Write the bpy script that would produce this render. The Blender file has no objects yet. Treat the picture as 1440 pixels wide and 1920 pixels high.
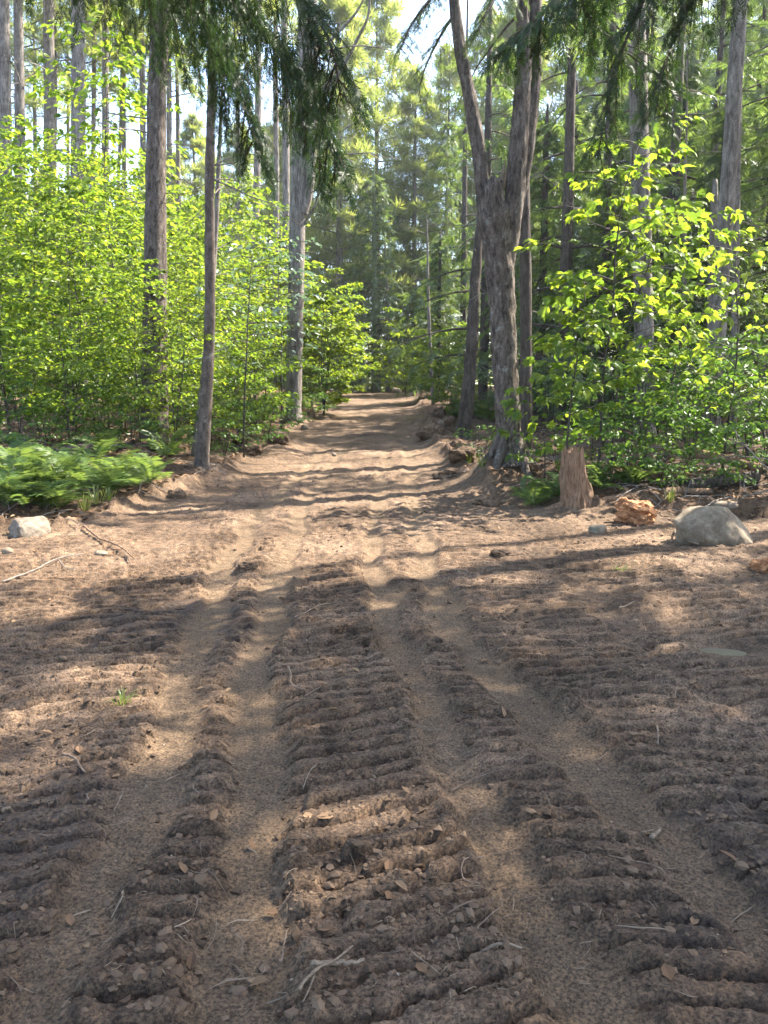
import bpy, math, random
import numpy as np
from mathutils import Vector, Matrix

R = math.radians
rng = np.random.default_rng(7)
random.seed(7)
sc = bpy.context.scene
COL = sc.collection

# ------------------------------------------------------------------ camera
PITCH = R(9.27)
CAM_H = 1.6
cam_d = bpy.data.cameras.new('camera')
cam = bpy.data.objects.new('camera', cam_d)
COL.objects.link(cam)
cam.location = (0, 0, CAM_H)
cam.rotation_euler = (R(90) - PITCH, 0, 0)
cam_d.sensor_fit = 'HORIZONTAL'
cam_d.sensor_width = 36
cam_d.lens = 36
cam_d.clip_start = 0.05
cam_d.clip_end = 2000
sc.camera = cam

# ------------------------------------------------------------------ light
SUN_EL = R(50)
SUN_PLAN = Vector((0.88, 0.47)).normalized()
SUN = Vector((SUN_PLAN.x * math.cos(SUN_EL), SUN_PLAN.y * math.cos(SUN_EL), math.sin(SUN_EL)))
w = bpy.data.worlds.new('World')
sc.world = w
w.use_nodes = True
nt = w.node_tree
nt.nodes.clear()
out = nt.nodes.new('ShaderNodeOutputWorld')
bg = nt.nodes.new('ShaderNodeBackground')
sky = nt.nodes.new('ShaderNodeTexSky')
sky.sky_type = 'NISHITA'
sky.sun_disc = False
sky.sun_elevation = SUN_EL
sky.sun_rotation = math.atan2(SUN_PLAN.x, SUN_PLAN.y)
sky.air_density = 1.0
sky.dust_density = 1.6
sky.ozone_density = 1.0
bg.inputs['Strength'].default_value = 0.14
nt.links.new(sky.outputs[0], bg.inputs['Color'])
nt.links.new(bg.outputs[0], out.inputs['Surface'])
sl = bpy.data.lights.new('sun', 'SUN')
sl.energy = 4.9
sl.angle = R(0.55)
sl.color = (1.0, 0.925, 0.81)
so = bpy.data.objects.new('sun', sl)
COL.objects.link(so)
so.rotation_euler = SUN.to_track_quat('Z', 'Y').to_euler()
so.location = (20, 15, 30)
vs = sc.view_settings
vs.view_transform = 'Standard'
vs.look = 'None'
vs.exposure = 2.5
vs.gamma = 1.0
vs.use_curve_mapping = False
cy = sc.cycles
cy.max_bounces = 6
cy.diffuse_bounces = 3
cy.glossy_bounces = 2
cy.transmission_bounces = 4
cy.transparent_max_bounces = 4
cy.volume_bounces = 0
cy.caustics_reflective = False
cy.caustics_refractive = False
cy.use_denoising = True
cy.use_adaptive_sampling = True
cy.adaptive_threshold = 0.025
cy.sample_clamp_indirect = 6

# ------------------------------------------------------------------ noise
def _h(ix, iy, iz, seed):
    n = (ix.astype(np.int64) * 374761393 + iy.astype(np.int64) * 668265263 + iz.astype(np.int64) * 2147483647 + seed * 1274126177) & 0xFFFFFFFF
    n = ((n ^ (n >> 13)) * 1274126177) & 0xFFFFFFFF
    n = (n ^ (n >> 16)) & 0xFFFFFFFF
    return n.astype(np.float64) / 2147483647.5 - 1.0

def vn(x, y, z=None, seed=0):
    """value noise in -1..1"""
    x = np.asarray(x, float); y = np.asarray(y, float)
    ix = np.floor(x); iy = np.floor(y)
    fx = x - ix; fy = y - iy
    fx = fx * fx * fx * (fx * (fx * 6 - 15) + 10); fy = fy * fy * fy * (fy * (fy * 6 - 15) + 10)
    if z is None:
        zz = np.zeros_like(ix)
        a = _h(ix, iy, zz, seed); b = _h(ix + 1, iy, zz, seed); c = _h(ix, iy + 1, zz, seed); d = _h(ix + 1, iy + 1, zz, seed)
        return (a * (1 - fx) + b * fx) * (1 - fy) + (c * (1 - fx) + d * fx) * fy
    z = np.asarray(z, float)
    iz = np.floor(z); fz = z - iz; fz = fz * fz * (3 - 2 * fz)
    r = []
    for k in (0, 1):
        a = _h(ix, iy, iz + k, seed); b = _h(ix + 1, iy, iz + k, seed); c = _h(ix, iy + 1, iz + k, seed); d = _h(ix + 1, iy + 1, iz + k, seed)
        r.append((a * (1 - fx) + b * fx) * (1 - fy) + (c * (1 - fx) + d * fx) * fy)
    return r[0] * (1 - fz) + r[1] * fz

def fbm(x, y, octs=4, seed=0, gain=0.5, lac=2.03):
    s = 0; a = 1.0; x = np.asarray(x, float); y = np.asarray(y, float)
    for o in range(octs):
        s = s + a * vn(x, y, seed=seed + o * 17)
        x = x * lac * 0.8 - y * lac * 0.6 + 3.1; y = x * 0.0 + (y * lac * 1.0 + 1.7) ; a *= gain
    return s

def clodn(x, y, seed=0):
    """rounded crumbs: cellular noise, each cell with its own height, 0..1"""
    ix = np.floor(x); iy = np.floor(y); z0 = np.zeros_like(ix)
    best = np.zeros_like(x)
    for dx in (-1, 0, 1):
        for dy in (-1, 0, 1):
            cx = ix + dx; cy_ = iy + dy
            h1 = _h(cx, cy_, z0, seed); h2 = _h(cx, cy_, z0 + 1, seed); h3 = _h(cx, cy_, z0 + 2, seed)
            px = cx + 0.5 + 0.45 * h1; py = cy_ + 0.5 + 0.45 * h2
            r2 = ((x - px) ** 2 + (y - py) ** 2) / (0.38 + 0.25 * h3) ** 2
            best = np.maximum(best, np.sqrt(np.clip(1 - r2, 0, None)) * (0.55 + 0.45 * h1 * h2 + 0.3 * h3))
    return best

def sst(a, b, x):
    t = np.clip((np.asarray(x, float) - a) / (b - a), 0, 1)
    return t * t * (3 - 2 * t)

# ------------------------------------------------------------------ ground shape
def edge_l(y):
    return np.interp(y, [0, 6.0, 8.4, 8.9, 11.2, 13.0, 15, 18, 24, 42, 60], [-14, -9.0, -4.4, -3.75, -3.35, -2.95, -3.1, -3.4, -3.0, -2.9, -5.0])

def edge_r(y):
    return np.interp(y, [0, 8.0, 9.3, 9.8, 10.6, 11.3, 13.5, 18, 30, 42, 60], [14, 9.0, 5.2, 2.9, 2.2, 1.85, 1.75, 1.5, 1.75, 2.0, 0.5])

def base_z(x, y):
    x = np.asarray(x, float); y = np.asarray(y, float)
    z = 1.25 * sst(11, 47, y) - 1.3 * sst(47, 75, y)
    wob = 0.28 * vn(x * 0.9, y * 0.9, seed=3) + 0.13 * vn(x * 2.7, y * 2.7, seed=4)
    ol = edge_l(y) - x + wob
    orr = x - edge_r(y) + wob
    z = z + 0.42 * sst(-0.25, 1.5, ol) + 0.025 * np.clip(ol, 0, 14) + 0.26 * sst(-0.25, 1.3, orr) + 0.012 * np.clip(orr, 0, 14)
    out = np.maximum(sst(0, 1, ol), sst(0, 1, orr))
    z = z + out * (0.10 * vn(x * 0.7, y * 0.7, seed=5) + 0.05 * vn(x * 2.1, y * 2.1, seed=6))
    z = z + 0.035 * vn(x * 0.3, y * 0.3, seed=8)
    # berm along the right side of the track, spoil lumps along the left
    z = z + 0.30 * np.exp(-((x - edge_r(y) - 0.02) / 0.42) ** 2) * sst(10.6, 12.5, y) * (0.55 + 0.6 * vn(x * 0.6, y * 0.75, seed=9))
    z = z + 0.12 * np.exp(-((x - edge_l(y) - 0.1) / 0.5) ** 2) * sst(8, 11, y) * (0.5 + 0.8 * vn(x * 0.7, y * 0.7, seed=10))
    for (cx, cy_, rx, ry, a) in MOUNDS:
        z = z + a * np.exp(-((x - cx) / rx) ** 2 - ((y - cy_) / ry) ** 2)
    return z

MOUNDS = [(1.96, 12.05, 0.75, 0.7, 0.22), (2.95, 9.95, 0.8, 0.45, 0.14), (-3.05, 13.0, 0.6, 0.6, 0.10), (-1.1, 6.75, 0.22, 0.14, 0.06),
          (-1.75, 5.0, 0.30, 0.22, 0.05), (-2.3, 4.95, 0.22, 0.2, 0.05), (-1.7, 8.75, 0.45, 0.25, 0.06), (1.35, 14.4, 0.3, 0.35, 0.12),
          (1.2, 16.6, 0.3, 0.4, 0.13), (1.9, 5.6, 0.8, 0.4, 0.04), (1.5, 3.9, 0.5, 0.4, 0.05), (1.35, 21, 0.3, 0.5, 0.25), (1.25, 24.5, 0.35, 0.8, 0.2),
          (-2.5, 18.0, 0.5, 1.4, 0.2), (0.75, 7.3, 0.5, 0.22, 0.03), (-0.2, 7.9, 0.5, 0.2, 0.02)]

PUD = [2.12, 4.55, 0.0]
S0 = ([1.5, 2.36, 3.41, 4.85, 7.1, 12, 30], [-0.84, -0.92, -1.02, -1.2, -1.45, -1.55, -1.1])
S1 = ([1.5, 1.96, 3.0, 4.39, 8.4, 14, 30], [-0.34, -0.39, -0.55, -0.76, -1.05, -1.05, -0.6])
S2 = ([1.5, 2.63, 4.39, 7.1, 12, 30], [0.52, 0.37, 0.12, -0.15, -0.05, 0.3])
S3 = ([1.5, 2.63, 3.4, 4.65, 6.5, 12, 30], [1.18, 0.97, 0.76, 0.50, 0.35, 0.45, 0.8])
STRIPS = [(S0, 0.115, 0.014), (S1, 0.12, 0.016), (S2, 0.105, 0.024), (S3, 0.12, 0.02)]

PUD[2] = float(base_z(np.array([PUD[0]]), np.array([PUD[1]]))[0]) - 0.005

def ground_full(x, y):
    """returns z, dryness/smoothness attribute"""
    z = base_z(x, y)
    il = sst(0.0, 0.5, x - edge_l(y)); ir = sst(0.0, 0.5, edge_r(y) - x)
    dirt = il * ir
    near = 1 - sst(14, 24, y)
    jit = 0.07 * vn(x * 1.2, y * 1.2, seed=21) + 0.045 * vn(x * 4, y * 4, seed=22) + 0.02 * vn(x * 11, y * 11, seed=23)
    smooth = np.zeros_like(z); drop = np.zeros_like(z); berm = np.zeros_like(z)
    for (xs, ys), hw, dep in [((s[0], s[1]), hw, dep) for s, hw, dep in STRIPS]:
        dx = x - np.interp(y, xs, ys) + jit
        hwv = hw * (1 + 0.25 * vn(x * 0 + 7.7, y * 1.1, seed=31 + int(hw * 100)))
        t = np.abs(dx) / hwv
        m = 1 - sst(0.55, 1.25, t)
        smooth = np.maximum(smooth, m)
        drop = np.maximum(drop, m * dep)
        berm = np.maximum(berm, np.exp(-((t - 1.45) / 0.33) ** 2) * 0.014 * (0.5 + 0.9 * vn(x * 3, y * 2.2, seed=33)))
    # cleat ridges
    xs0 = np.interp(y, *S0); xs1 = np.interp(y, *S1); xs2 = np.interp(y, *S2); xs3 = np.interp(y, *S3)
    warp = 0.045 * vn(x * 1.7, y * 1.7, seed=41) + 0.016 * vn(x * 6, y * 6, seed=42) + 0.007 * vn(x * 14, y * 14, seed=43) + 0.003 * vn(x * 33, y * 33, seed=44)
    rid = np.zeros_like(z)
    bands = [(xs1 + 0.06, xs2 - 0.06, 0.38, 0.122, 1.0, 51), (xs2 + 0.11, xs3 - 0.12, -0.05, 0.110, 0.9, 52),
             (xs3 + 0.13, xs3 + 1.0, 0.02, 0.125, 0.95, 53), (xs0 - 0.95, xs0 - 0.11, 0.32, 0.120, 1.0, 54), (xs0 - 3.4, xs0 - 1.02, 0.10, 0.110, 0.8, 57),
             (xs0 + 0.12, xs1 - 0.12, 0.05, 0.110, 0.9, 55), (xs3 + 1.12, xs3 + 2.4, 0.25, 0.135, 1.0, 56)]
    for (a, b, slant, pitch, amp, sd) in bands:
        e = 0.07
        msk = sst(a - e, a + e, x + jit) * (1 - sst(b - e, b + e, x + jit))
        s = y - slant * (x - 0.5 * (a + b)) + warp
        cell = np.floor(s / pitch)
        ph = s / pitch - cell
        prof = sst(0.0, 0.06, ph) * (1 - 0.35 * ph) * (1 - sst(0.74, 0.92, ph))
        gap = -0.75 * sst(0.76, 0.92, ph) * (1 - sst(0.985, 1.0, ph))
        lump = 0.85 + 0.28 * vn(x * 2.6 + cell * 7.3, cell * 3.7, seed=sd) + 0.14 * vn(x * 8 + cell * 3.1, y * 9, seed=sd + 9)
        brk = vn(x * 5.5 + cell * 11.3, cell * 2.9, seed=sd + 11)
        lump = lump * (1 - 0.9 * sst(0.55, 0.66, brk))
        gate = sst(-0.42, 0.10, vn(x * 1.25, y * 0.95, seed=sd + 3) + 0.35 * vn(x * 3.1, y * 3.1, seed=sd + 4) + 0.46)
        fade = 1 - sst(6.5, 11.0, y)
        rid = rid + msk * gate * fade * amp * (prof * lump * 0.050 + gap * 0.055)
    # clods / rough
    hf = 1 - sst(10, 26, y)
    wx = x + 0.012 * vn(x * 17, y * 17, seed=67); wy = y + 0.012 * vn(x * 17, y * 17, seed=68)
    r1 = np.abs(vn(x * 5.3, y * 5.3, seed=61)) * 0.022 + np.abs(vn(x * 11, y * 11, seed=62)) * 0.016
    c1 = clodn(wx * 9, wy * 9, 69) * 0.026 * sst(0.0, 0.45, vn(x * 1.9, y * 1.9, seed=77))
    c2 = clodn(wx * 21, wy * 21, 70) * 0.018 * sst(-0.35, 0.3, vn(x * 2.7, y * 2.7, seed=78))
    c3 = clodn(wx * 44, wy * 44, 79) * 0.010
    patch = 0.60 + 0.6 * sst(-0.3, 0.5, vn(x * 1.6, y * 1.6, seed=65))
    near2 = 1 - sst(4, 9, y)
    onbar = np.clip(np.abs(rid) * 60, 0, 1)
    rough = r1 * patch * (1 - 0.5 * onbar) + (c1 + c2 + c3 * near2) * hf * (1.15 - 0.95 * onbar)
    shrink = np.clip(1 - 0.72 * smooth, 0, 1)
    z = z + dirt * (rid * (1 - smooth) + (berm * near) * (1 - smooth) - drop * near * 0.6)
    z = z + rough * (0.2 + 0.8 * shrink) * (0.6 + 0.4 * dirt) + 0.006 * vn(x * 70, y * 70, seed=66) * hf * (1 - 0.5 * smooth)
    # lengthwise streaks further up the track
    far = sst(7, 12, y)
    z = z + dirt * far * (0.018 * vn(x * 3.4, y * 0.35, seed=71) + 0.014 * vn(x * 7.0, y * 3.6, seed=72) + 0.014 * np.abs(vn(x * 2.3, y * 2.0, seed=73)))
    edge = (1 - np.abs(2 * dirt - 1))
    z = z + edge * (0.13 * np.abs(vn(x * 3.0, y * 3.0, seed=75)) + 0.07 * np.abs(vn(x * 8, y * 8, seed=76)) + 0.06 * clodn(x * 5, y * 5, 97))
    # the puddle's hollow
    pr = np.sqrt(((x - PUD[0]) / 0.26) ** 2 + ((y - PUD[1]) / 0.17) ** 2) + 0.22 * vn(x * 5, y * 5, seed=88)
    pm = 1 - sst(0.75, 1.7, pr)
    z = z * (1 - pm) + (PUD[2] + 0.07 * pr - 0.036) * pm
    return z, smooth * dirt * near, dirt

def gz(x, y):
    return float(base_z(np.array([x]), np.array([y]))[0])

def gzf(x, y):
    return float(ground_full(np.array([float(x)]), np.array([float(y)]))[0][0])

CP, SP = math.cos(PITCH), math.sin(PITCH)
def ray(px, py):
    a = (px - 720) / 1440.0; b = (960 - py) / 1440.0
    return Vector((a, CP + b * SP, b * CP - SP))

def at(px, py, d):
    r = ray(px, py)
    return Vector((r.x / r.y * d, d, CAM_H + r.z / r.y * d))

_D = 1.5 * (60 / 1.5) ** np.linspace(0, 1, 900)
def on_ground(px, py):
    r = ray(px, py)
    sx, sz = r.x / r.y, r.z / r.y
    hit = CAM_H + sz * _D <= base_z(sx * _D, _D)
    d = float(_D[np.argmax(hit)]) if hit.any() else 60.0
    return Vector((sx * d, d, gzf(sx * d, d)))

# ------------------------------------------------------------------ mesh helpers
def mk(name, V, F, mats, smooth=True, attr=None):
    """F: (n,3) or (n,4) int array, or a list of such arrays with a material index each"""
    me = bpy.data.meshes.new(name)
    V = np.asarray(V, np.float32)
    if not isinstance(F, list):
        F = [(F, 0)]
    me.vertices.add(len(V)); me.vertices.foreach_set('co', V.ravel())
    loops = np.concatenate([f.ravel() for f, _ in F]).astype(np.int32)
    tot = np.concatenate([np.full(len(f), f.shape[1], np.int32) for f, _ in F])
    start = np.concatenate([[0], np.cumsum(tot)[:-1]]).astype(np.int32)
    me.loops.add(len(loops)); me.loops.foreach_set('vertex_index', loops)
    me.polygons.add(len(tot)); me.polygons.foreach_set('loop_start', start)
    me.polygons.foreach_set('material_index', np.concatenate([np.full(len(f), m, np.int32) for f, m in F]))
    me.polygons.foreach_set('use_smooth', np.full(len(tot), smooth, bool))
    if not isinstance(mats, (list, tuple)):
        mats = [mats]
    for m in mats:
        me.materials.append(m)
    if attr:
        for k, v in attr.items():
            a = me.attributes.new(k, 'FLOAT', 'POINT'); a.data.foreach_set('value', np.asarray(v, np.float32))
    me.update(calc_edges=True)
    return me

def ob(name, me, parent=None, loc=(0, 0, 0), M=None):
    o = bpy.data.objects.new(name, me)
    COL.objects.link(o)
    if M is not None:
        o.matrix_basis = M
    else:
        o.location = loc
    if parent is not None:
        o.parent = parent
    return o

def tag(o, label=None, cat=None, group=None, kind=None):
    if label: o['label'] = label
    if cat: o['category'] = cat
    if group: o['group'] = group
    if kind: o['kind'] = kind
    return o

def thing(name, label, cat, loc, group=None, rz=0, s=1.0):
    o = bpy.data.objects.new(name, None)
    o.empty_display_size = 0.1
    COL.objects.link(o)
    o.location = loc
    o.rotation_euler = (0, 0, rz)
    o.scale = (s, s, s)
    return tag(o, label, cat, group)

def nrm(a):
    return a / np.maximum(np.linalg.norm(a, axis=-1, keepdims=True), 1e-9)

def frames(D, N):
    """columns x=D, y, z~N"""
    D = nrm(D); Y = nrm(np.cross(N, D)); Z = np.cross(D, Y)
    return np.stack([D, Y, Z], axis=-1)

def inst(Tv, Tf, P, M, S):
    Tv = np.asarray(Tv, float); Tf = np.asarray(Tf, int)
    S = np.asarray(S, float)
    if S.ndim == 1: S = S[:, None]
    V = np.einsum('nij,nkj->nki', M, Tv[None] * S[:, None, :]) + P[:, None, :]
    F = Tf[None] + (np.arange(len(P)) * len(Tv))[:, None, None]
    return V.reshape(-1, 3), F.reshape(-1, Tf.shape[1])

class Acc:
    def __init__(s): s.V = []; s.F = {}; s.n = 0
    def add(s, V, F, m=0):
        V = np.asarray(V, float); F = np.asarray(F, int)
        s.V.append(V); s.F.setdefault((m, F.shape[1]), []).append(F + s.n); s.n += len(V)
    def mesh(s, name, mats, smooth=True):
        return mk(name, np.concatenate(s.V), [(np.concatenate(f), m) for (m, k), f in s.F.items()], mats, smooth)

def tube(pts, rad, n=8, disp=None, cap=True):
    pts = np.asarray(pts, float); rad = np.asarray(rad, float)
    m = len(pts)
    T = nrm(np.gradient(pts, axis=0))
    ref = np.array([0, 0, 1.0]) if abs(T[:, 2]).mean() < 0.8 else np.array([1.0, 0, 0])
    X = nrm(np.cross(np.broadcast_to(ref, T.shape), T)); Y = np.cross(T, X)
    ang = np.linspace(0, 2 * np.pi, n, endpoint=False)
    r = np.broadcast_to(rad[:, None], (m, n)).copy()
    if disp is not None:
        s = np.concatenate([[0], np.cumsum(np.linalg.norm(np.diff(pts, axis=0), axis=1))])
        r = r * (1 + disp(ang[None, :].repeat(m, 0), s[:, None].repeat(n, 1)))
    V = pts[:, None, :] + r[..., None] * (np.cos(ang)[None, :, None] * X[:, None, :] + np.sin(ang)[None, :, None] * Y[:, None, :])
    V = V.reshape(-1, 3)
    i = np.arange(m - 1)[:, None] * n; j = np.arange(n)[None, :]; jn = (j + 1) % n
    F = np.stack([i + j, i + jn, i + n + jn, i + n + j], -1).reshape(-1, 4)
    if cap:
        V = np.concatenate([V, pts[-1:] , pts[:1]])
        k = (m - 1) * n; c = m * n
        jj = np.arange(n); jjn = (jj + 1) % n
        F2 = np.stack([k + jj, k + jjn, np.full(n, c), np.full(n, c)], -1)
        return V, F, np.stack([k + jj, k + jjn, np.full(n, c)], -1), np.stack([jjn, jj, np.full(n, c + 1)], -1)
    return V, F

def add_tube(acc, pts, rad, n=8, disp=None, m=0):
    V, F, C1, C2 = tube(pts, rad, n, disp)
    k = acc.n
    acc.add(V, F, m)
    acc.F.setdefault((m, 3), []).append(np.concatenate([C1, C2]) + k)

def curve(p, n):
    """smooth resample of control points"""
    p = np.asarray(p, float)
    t = np.linspace(0, len(p) - 1, n)
    i = np.clip(np.floor(t).astype(int), 0, len(p) - 2); f = (t - i)[:, None]
    pm = p[np.clip(i - 1, 0, len(p) - 1)]; p0 = p[i]; p1 = p[i + 1]; p2 = p[np.clip(i + 2, 0, len(p) - 1)]
    return 0.5 * ((2 * p0) + (-pm + p1) * f + (2 * pm - 5 * p0 + 4 * p1 - p2) * f ** 2 + (-pm + 3 * p0 - 3 * p1 + p2) * f ** 3)

# ------------------------------------------------------------------ materials
def mat(name):
    m = bpy.data.materials.new(name); m.use_nodes = True
    n = m.node_tree; n.nodes.clear()
    o = n.nodes.new('ShaderNodeOutputMaterial')
    return m, n, o

def N(n, t, **kw):
    x = n.nodes.new(t)
    for k, v in kw.items():
        setattr(x, k, v)
    return x

def ramp(n, stops, fac=None):
    r = N(n, 'ShaderNodeValToRGB')
    e = r.color_ramp.elements
    while len(e) < len(stops): e.new(0.5)
    for i, (p, c) in enumerate(stops):
        e[i].position = p; e[i].color = (*c, 1)
    if fac is not None: n.links.new(fac, r.inputs[0])
    return r

def noise(n, scale, detail=4, rough=0.6, vec=None, dist=0.0):
    x = N(n, 'ShaderNodeTexNoise'); x.inputs['Scale'].default_value = scale
    x.inputs['Detail'].default_value = detail; x.inputs['Roughness'].default_value = rough; x.inputs['Distortion'].default_value = dist
    if vec is not None: n.links.new(vec, x.inputs['Vector'])
    return x

def mixc(n, fac, a, b, mode='MIX'):
    x = N(n, 'ShaderNodeMix', data_type='RGBA', blend_type=mode)
    for s, v in ((x.inputs[0], fac), (x.inputs[6], a), (x.inputs[7], b)):
        if isinstance(v, (int, float)): s.default_value = v
        elif isinstance(v, tuple): s.default_value = (*v, 1)
        else: n.links.new(v, s)
    return x.outputs[2]

def dirt_mat():
    m, n, o = mat('packed_dirt')
    b = N(n, 'ShaderNodeBsdfPrincipled')
    geo = N(n, 'ShaderNodeNewGeometry')
    n1 = noise(n, 0.9, 5, 0.6, geo.outputs['Position'])
    n2 = noise(n, 14, 6, 0.7, geo.outputs['Position'])
    n3 = noise(n, 90, 5, 0.75, geo.outputs['Position'])
    c1 = ramp(n, [(0.30, (0.054, 0.034, 0.020)), (0.50, (0.114, 0.075, 0.047)), (0.70, (0.200, 0.136, 0.090))], n1.outputs[0])
    c2 = ramp(n, [(0.32, (0.36, 0.34, 0.32)), (0.52, (1, 1, 1)), (0.70, (1.5, 1.44, 1.34))], n2.outputs[0])
    c3 = ramp(n, [(0.40, (0.40, 0.38, 0.36)), (0.51, (1, 1, 1)), (0.61, (1.65, 1.55, 1.4))], n3.outputs[0])
    c = mixc(n, 1.0, c1.outputs[0], c2.outputs[0], 'MULTIPLY')
    at_ = N(n, 'ShaderNodeAttribute', attribute_name='dry')
    strip = mixc(n, n2.outputs[0], (0.105, 0.072, 0.042), (0.175, 0.121, 0.073))
    mul = N(n, 'ShaderNodeMath', operation='MULTIPLY'); n.links.new(at_.outputs['Fac'], mul.inputs[0]); mul.inputs[1].default_value = 0.6
    c = mixc(n, mul.outputs[0], c, strip)
    wet = N(n, 'ShaderNodeAttribute', attribute_name='wet')
    c = mixc(n, wet.outputs['Fac'], c, (0.034, 0.023, 0.017))
    c = mixc(n, 1.0, c, c3.outputs[0], 'MULTIPLY')
    n.links.new(c, b.inputs['Base Color'])
    rr = ramp(n, [(0.0, (0.95,) * 3), (1.0, (0.55,) * 3)], wet.outputs['Fac'])
    n.links.new(rr.outputs[0], b.inputs['Roughness'])
    b.inputs['Specular IOR Level'].default_value = 0.25
    bp = N(n, 'ShaderNodeBump'); bp.inputs['Strength'].default_value = 0.8; bp.inputs['Distance'].default_value = 0.022
    nb = noise(n, 38, 9, 0.82, geo.outputs['Position'])
    n.links.new(nb.outputs[0], bp.inputs['Height'])
    n.links.new(bp.outputs[0], b.inputs['Normal'])
    n.links.new(b.outputs[0], o.inputs[0])
    return m

def floor_mat():
    m, n, o = mat('leaf_litter_floor')
    b = N(n, 'ShaderNodeBsdfPrincipled')
    geo = N(n, 'ShaderNodeNewGeometry')
    n1 = noise(n, 1.3, 5, 0.65, geo.outputs['Position'])
    n2 = noise(n, 26, 5, 0.7, geo.outputs['Position'])
    c1 = ramp(n, [(0.3, (0.045, 0.030, 0.018)), (0.5, (0.095, 0.058, 0.034)), (0.72, (0.15, 0.092, 0.055))], n1.outputs[0])
    c2 = ramp(n, [(0.3, (0.45, 0.45, 0.45)), (0.55, (1, 1, 1)), (0.75, (1.5, 1.4, 1.25))], n2.outputs[0])
    c = mixc(n, 1.0, c1.outputs[0], c2.outputs[0], 'MULTIPLY')
    n.links.new(c, b.inputs['Base Color']); b.inputs['Roughness'].default_value = 0.95
    b.inputs['Specular IOR Level'].default_value = 0.2
    bp = N(n, 'ShaderNodeBump'); bp.inputs['Strength'].default_value = 1.0; bp.inputs['Distance'].default_value = 0.03
    n.links.new(n2.outputs[0], bp.inputs['Height']); n.links.new(bp.outputs[0], b.inputs['Normal'])
    n.links.new(b.outputs[0], o.inputs[0])
    return m

def bark_mat(name, dark, light, sxy=14, sz=2.6, bump=0.03, lichen=None):
    m, n, o = mat(name)
    b = N(n, 'ShaderNodeBsdfPrincipled')
    tc = N(n, 'ShaderNodeTexCoord')
    oi = N(n, 'ShaderNodeObjectInfo')
    mp = N(n, 'ShaderNodeMapping'); mp.inputs['Scale'].default_value = (sxy, sxy, sz)
    n.links.new(tc.outputs['Object'], mp.inputs['Vector'])
    ad = N(n, 'ShaderNodeVectorMath', operation='ADD'); n.links.new(mp.outputs[0], ad.inputs[0]); n.links.new(oi.outputs['Random'], ad.inputs[1])
    n1 = noise(n, 1.0, 6, 0.68, ad.outputs[0], 0.6)
    n2 = noise(n, 3.2, 6, 0.7, tc.outputs['Object'])
    n3 = noise(n, 28, 4, 0.7, tc.outputs['Object'])
    md = tuple((a + b_) / 2 * 0.95 for a, b_ in zip(dark, light))
    c1 = ramp(n, [(0.34, dark), (0.5, md), (0.66, light)], n1.outputs[0])
    c2 = ramp(n, [(0.3, (0.6, 0.58, 0.55)), (0.6, (1.05, 1.05, 1.05))], n2.outputs[0])
    c3 = ramp(n, [(0.3, (0.7, 0.7, 0.7)), (0.65, (1.15, 1.15, 1.15))], n3.outputs[0])
    c = mixc(n, 1, c1.outputs[0], c2.outputs[0], 'MULTIPLY')
    c = mixc(n, 1, c, c3.outputs[0], 'MULTIPLY')
    if lichen:
        nl = noise(n, 6.5, 5, 0.7, tc.outputs['Object'])
        rl = ramp(n, [(0.60, (0, 0, 0)), (0.68, (1, 1, 1))], nl.outputs[0])
        ml = N(n, 'ShaderNodeMath', operation='MULTIPLY'); n.links.new(rl.outputs[0], ml.inputs[0]); ml.inputs[1].default_value = 0.6
        c = mixc(n, ml.outputs[0], c, lichen)
    n.links.new(c, b.inputs['Base Color']); b.inputs['Roughness'].default_value = 0.92
    b.inputs['Specular IOR Level'].default_value = 0.2
    bp = N(n, 'ShaderNodeBump'); bp.inputs['Strength'].default_value = 1.0; bp.inputs['Distance'].default_value = bump
    n.links.new(n1.outputs[0], bp.inputs['Height']); n.links.new(bp.outputs[0], b.inputs['Normal'])
    n.links.new(b.outputs[0], o.inputs[0])
    return m

def leaf_mat(name, cols, trans, tfac=0.45, gloss=0.06, grough=0.42):
    """cols: list of colours picked per leaf; trans: colour tint of the light let through"""
    m, n, o = mat(name)
    geo = N(n, 'ShaderNodeNewGeometry'); oi = N(n, 'ShaderNodeObjectInfo')
    ad = N(n, 'ShaderNodeMath', operation='ADD'); n.links.new(geo.outputs['Random Per Island'], ad.inputs[0]); n.links.new(oi.outputs['Random'], ad.inputs[1])
    fr = N(n, 'ShaderNodeMath', operation='FRACT'); n.links.new(ad.outputs[0], fr.inputs[0])
    k = len(cols)
    rc = ramp(n, [(i / (k - 1), c) for i, c in enumerate(cols)], fr.outputs[0])
    rt = ramp(n, [(i / (k - 1), tuple(a * b for a, b in zip(c, trans))) for i, c in enumerate(cols)], fr.outputs[0])
    d = N(n, 'ShaderNodeBsdfDiffuse'); n.links.new(rc.outputs[0], d.inputs['Color'])
    t = N(n, 'ShaderNodeBsdfTranslucent'); n.links.new(rt.outputs[0], t.inputs['Color'])
    g = N(n, 'ShaderNodeBsdfGlossy'); g.inputs['Roughness'].default_value = grough; g.inputs['Color'].default_value = (1, 1, 1, 1)
    m1 = N(n, 'ShaderNodeMixShader'); m1.inputs[0].default_value = tfac
    n.links.new(d.outputs[0], m1.inputs[1]); n.links.new(t.outputs[0], m1.inputs[2])
    m2 = N(n, 'ShaderNodeMixShader'); m2.inputs[0].default_value = gloss
    n.links.new(m1.outputs[0], m2.inputs[1]); n.links.new(g.outputs[0], m2.inputs[2])
    n.links.new(m2.outputs[0], o.inputs[0])
    return m

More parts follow.
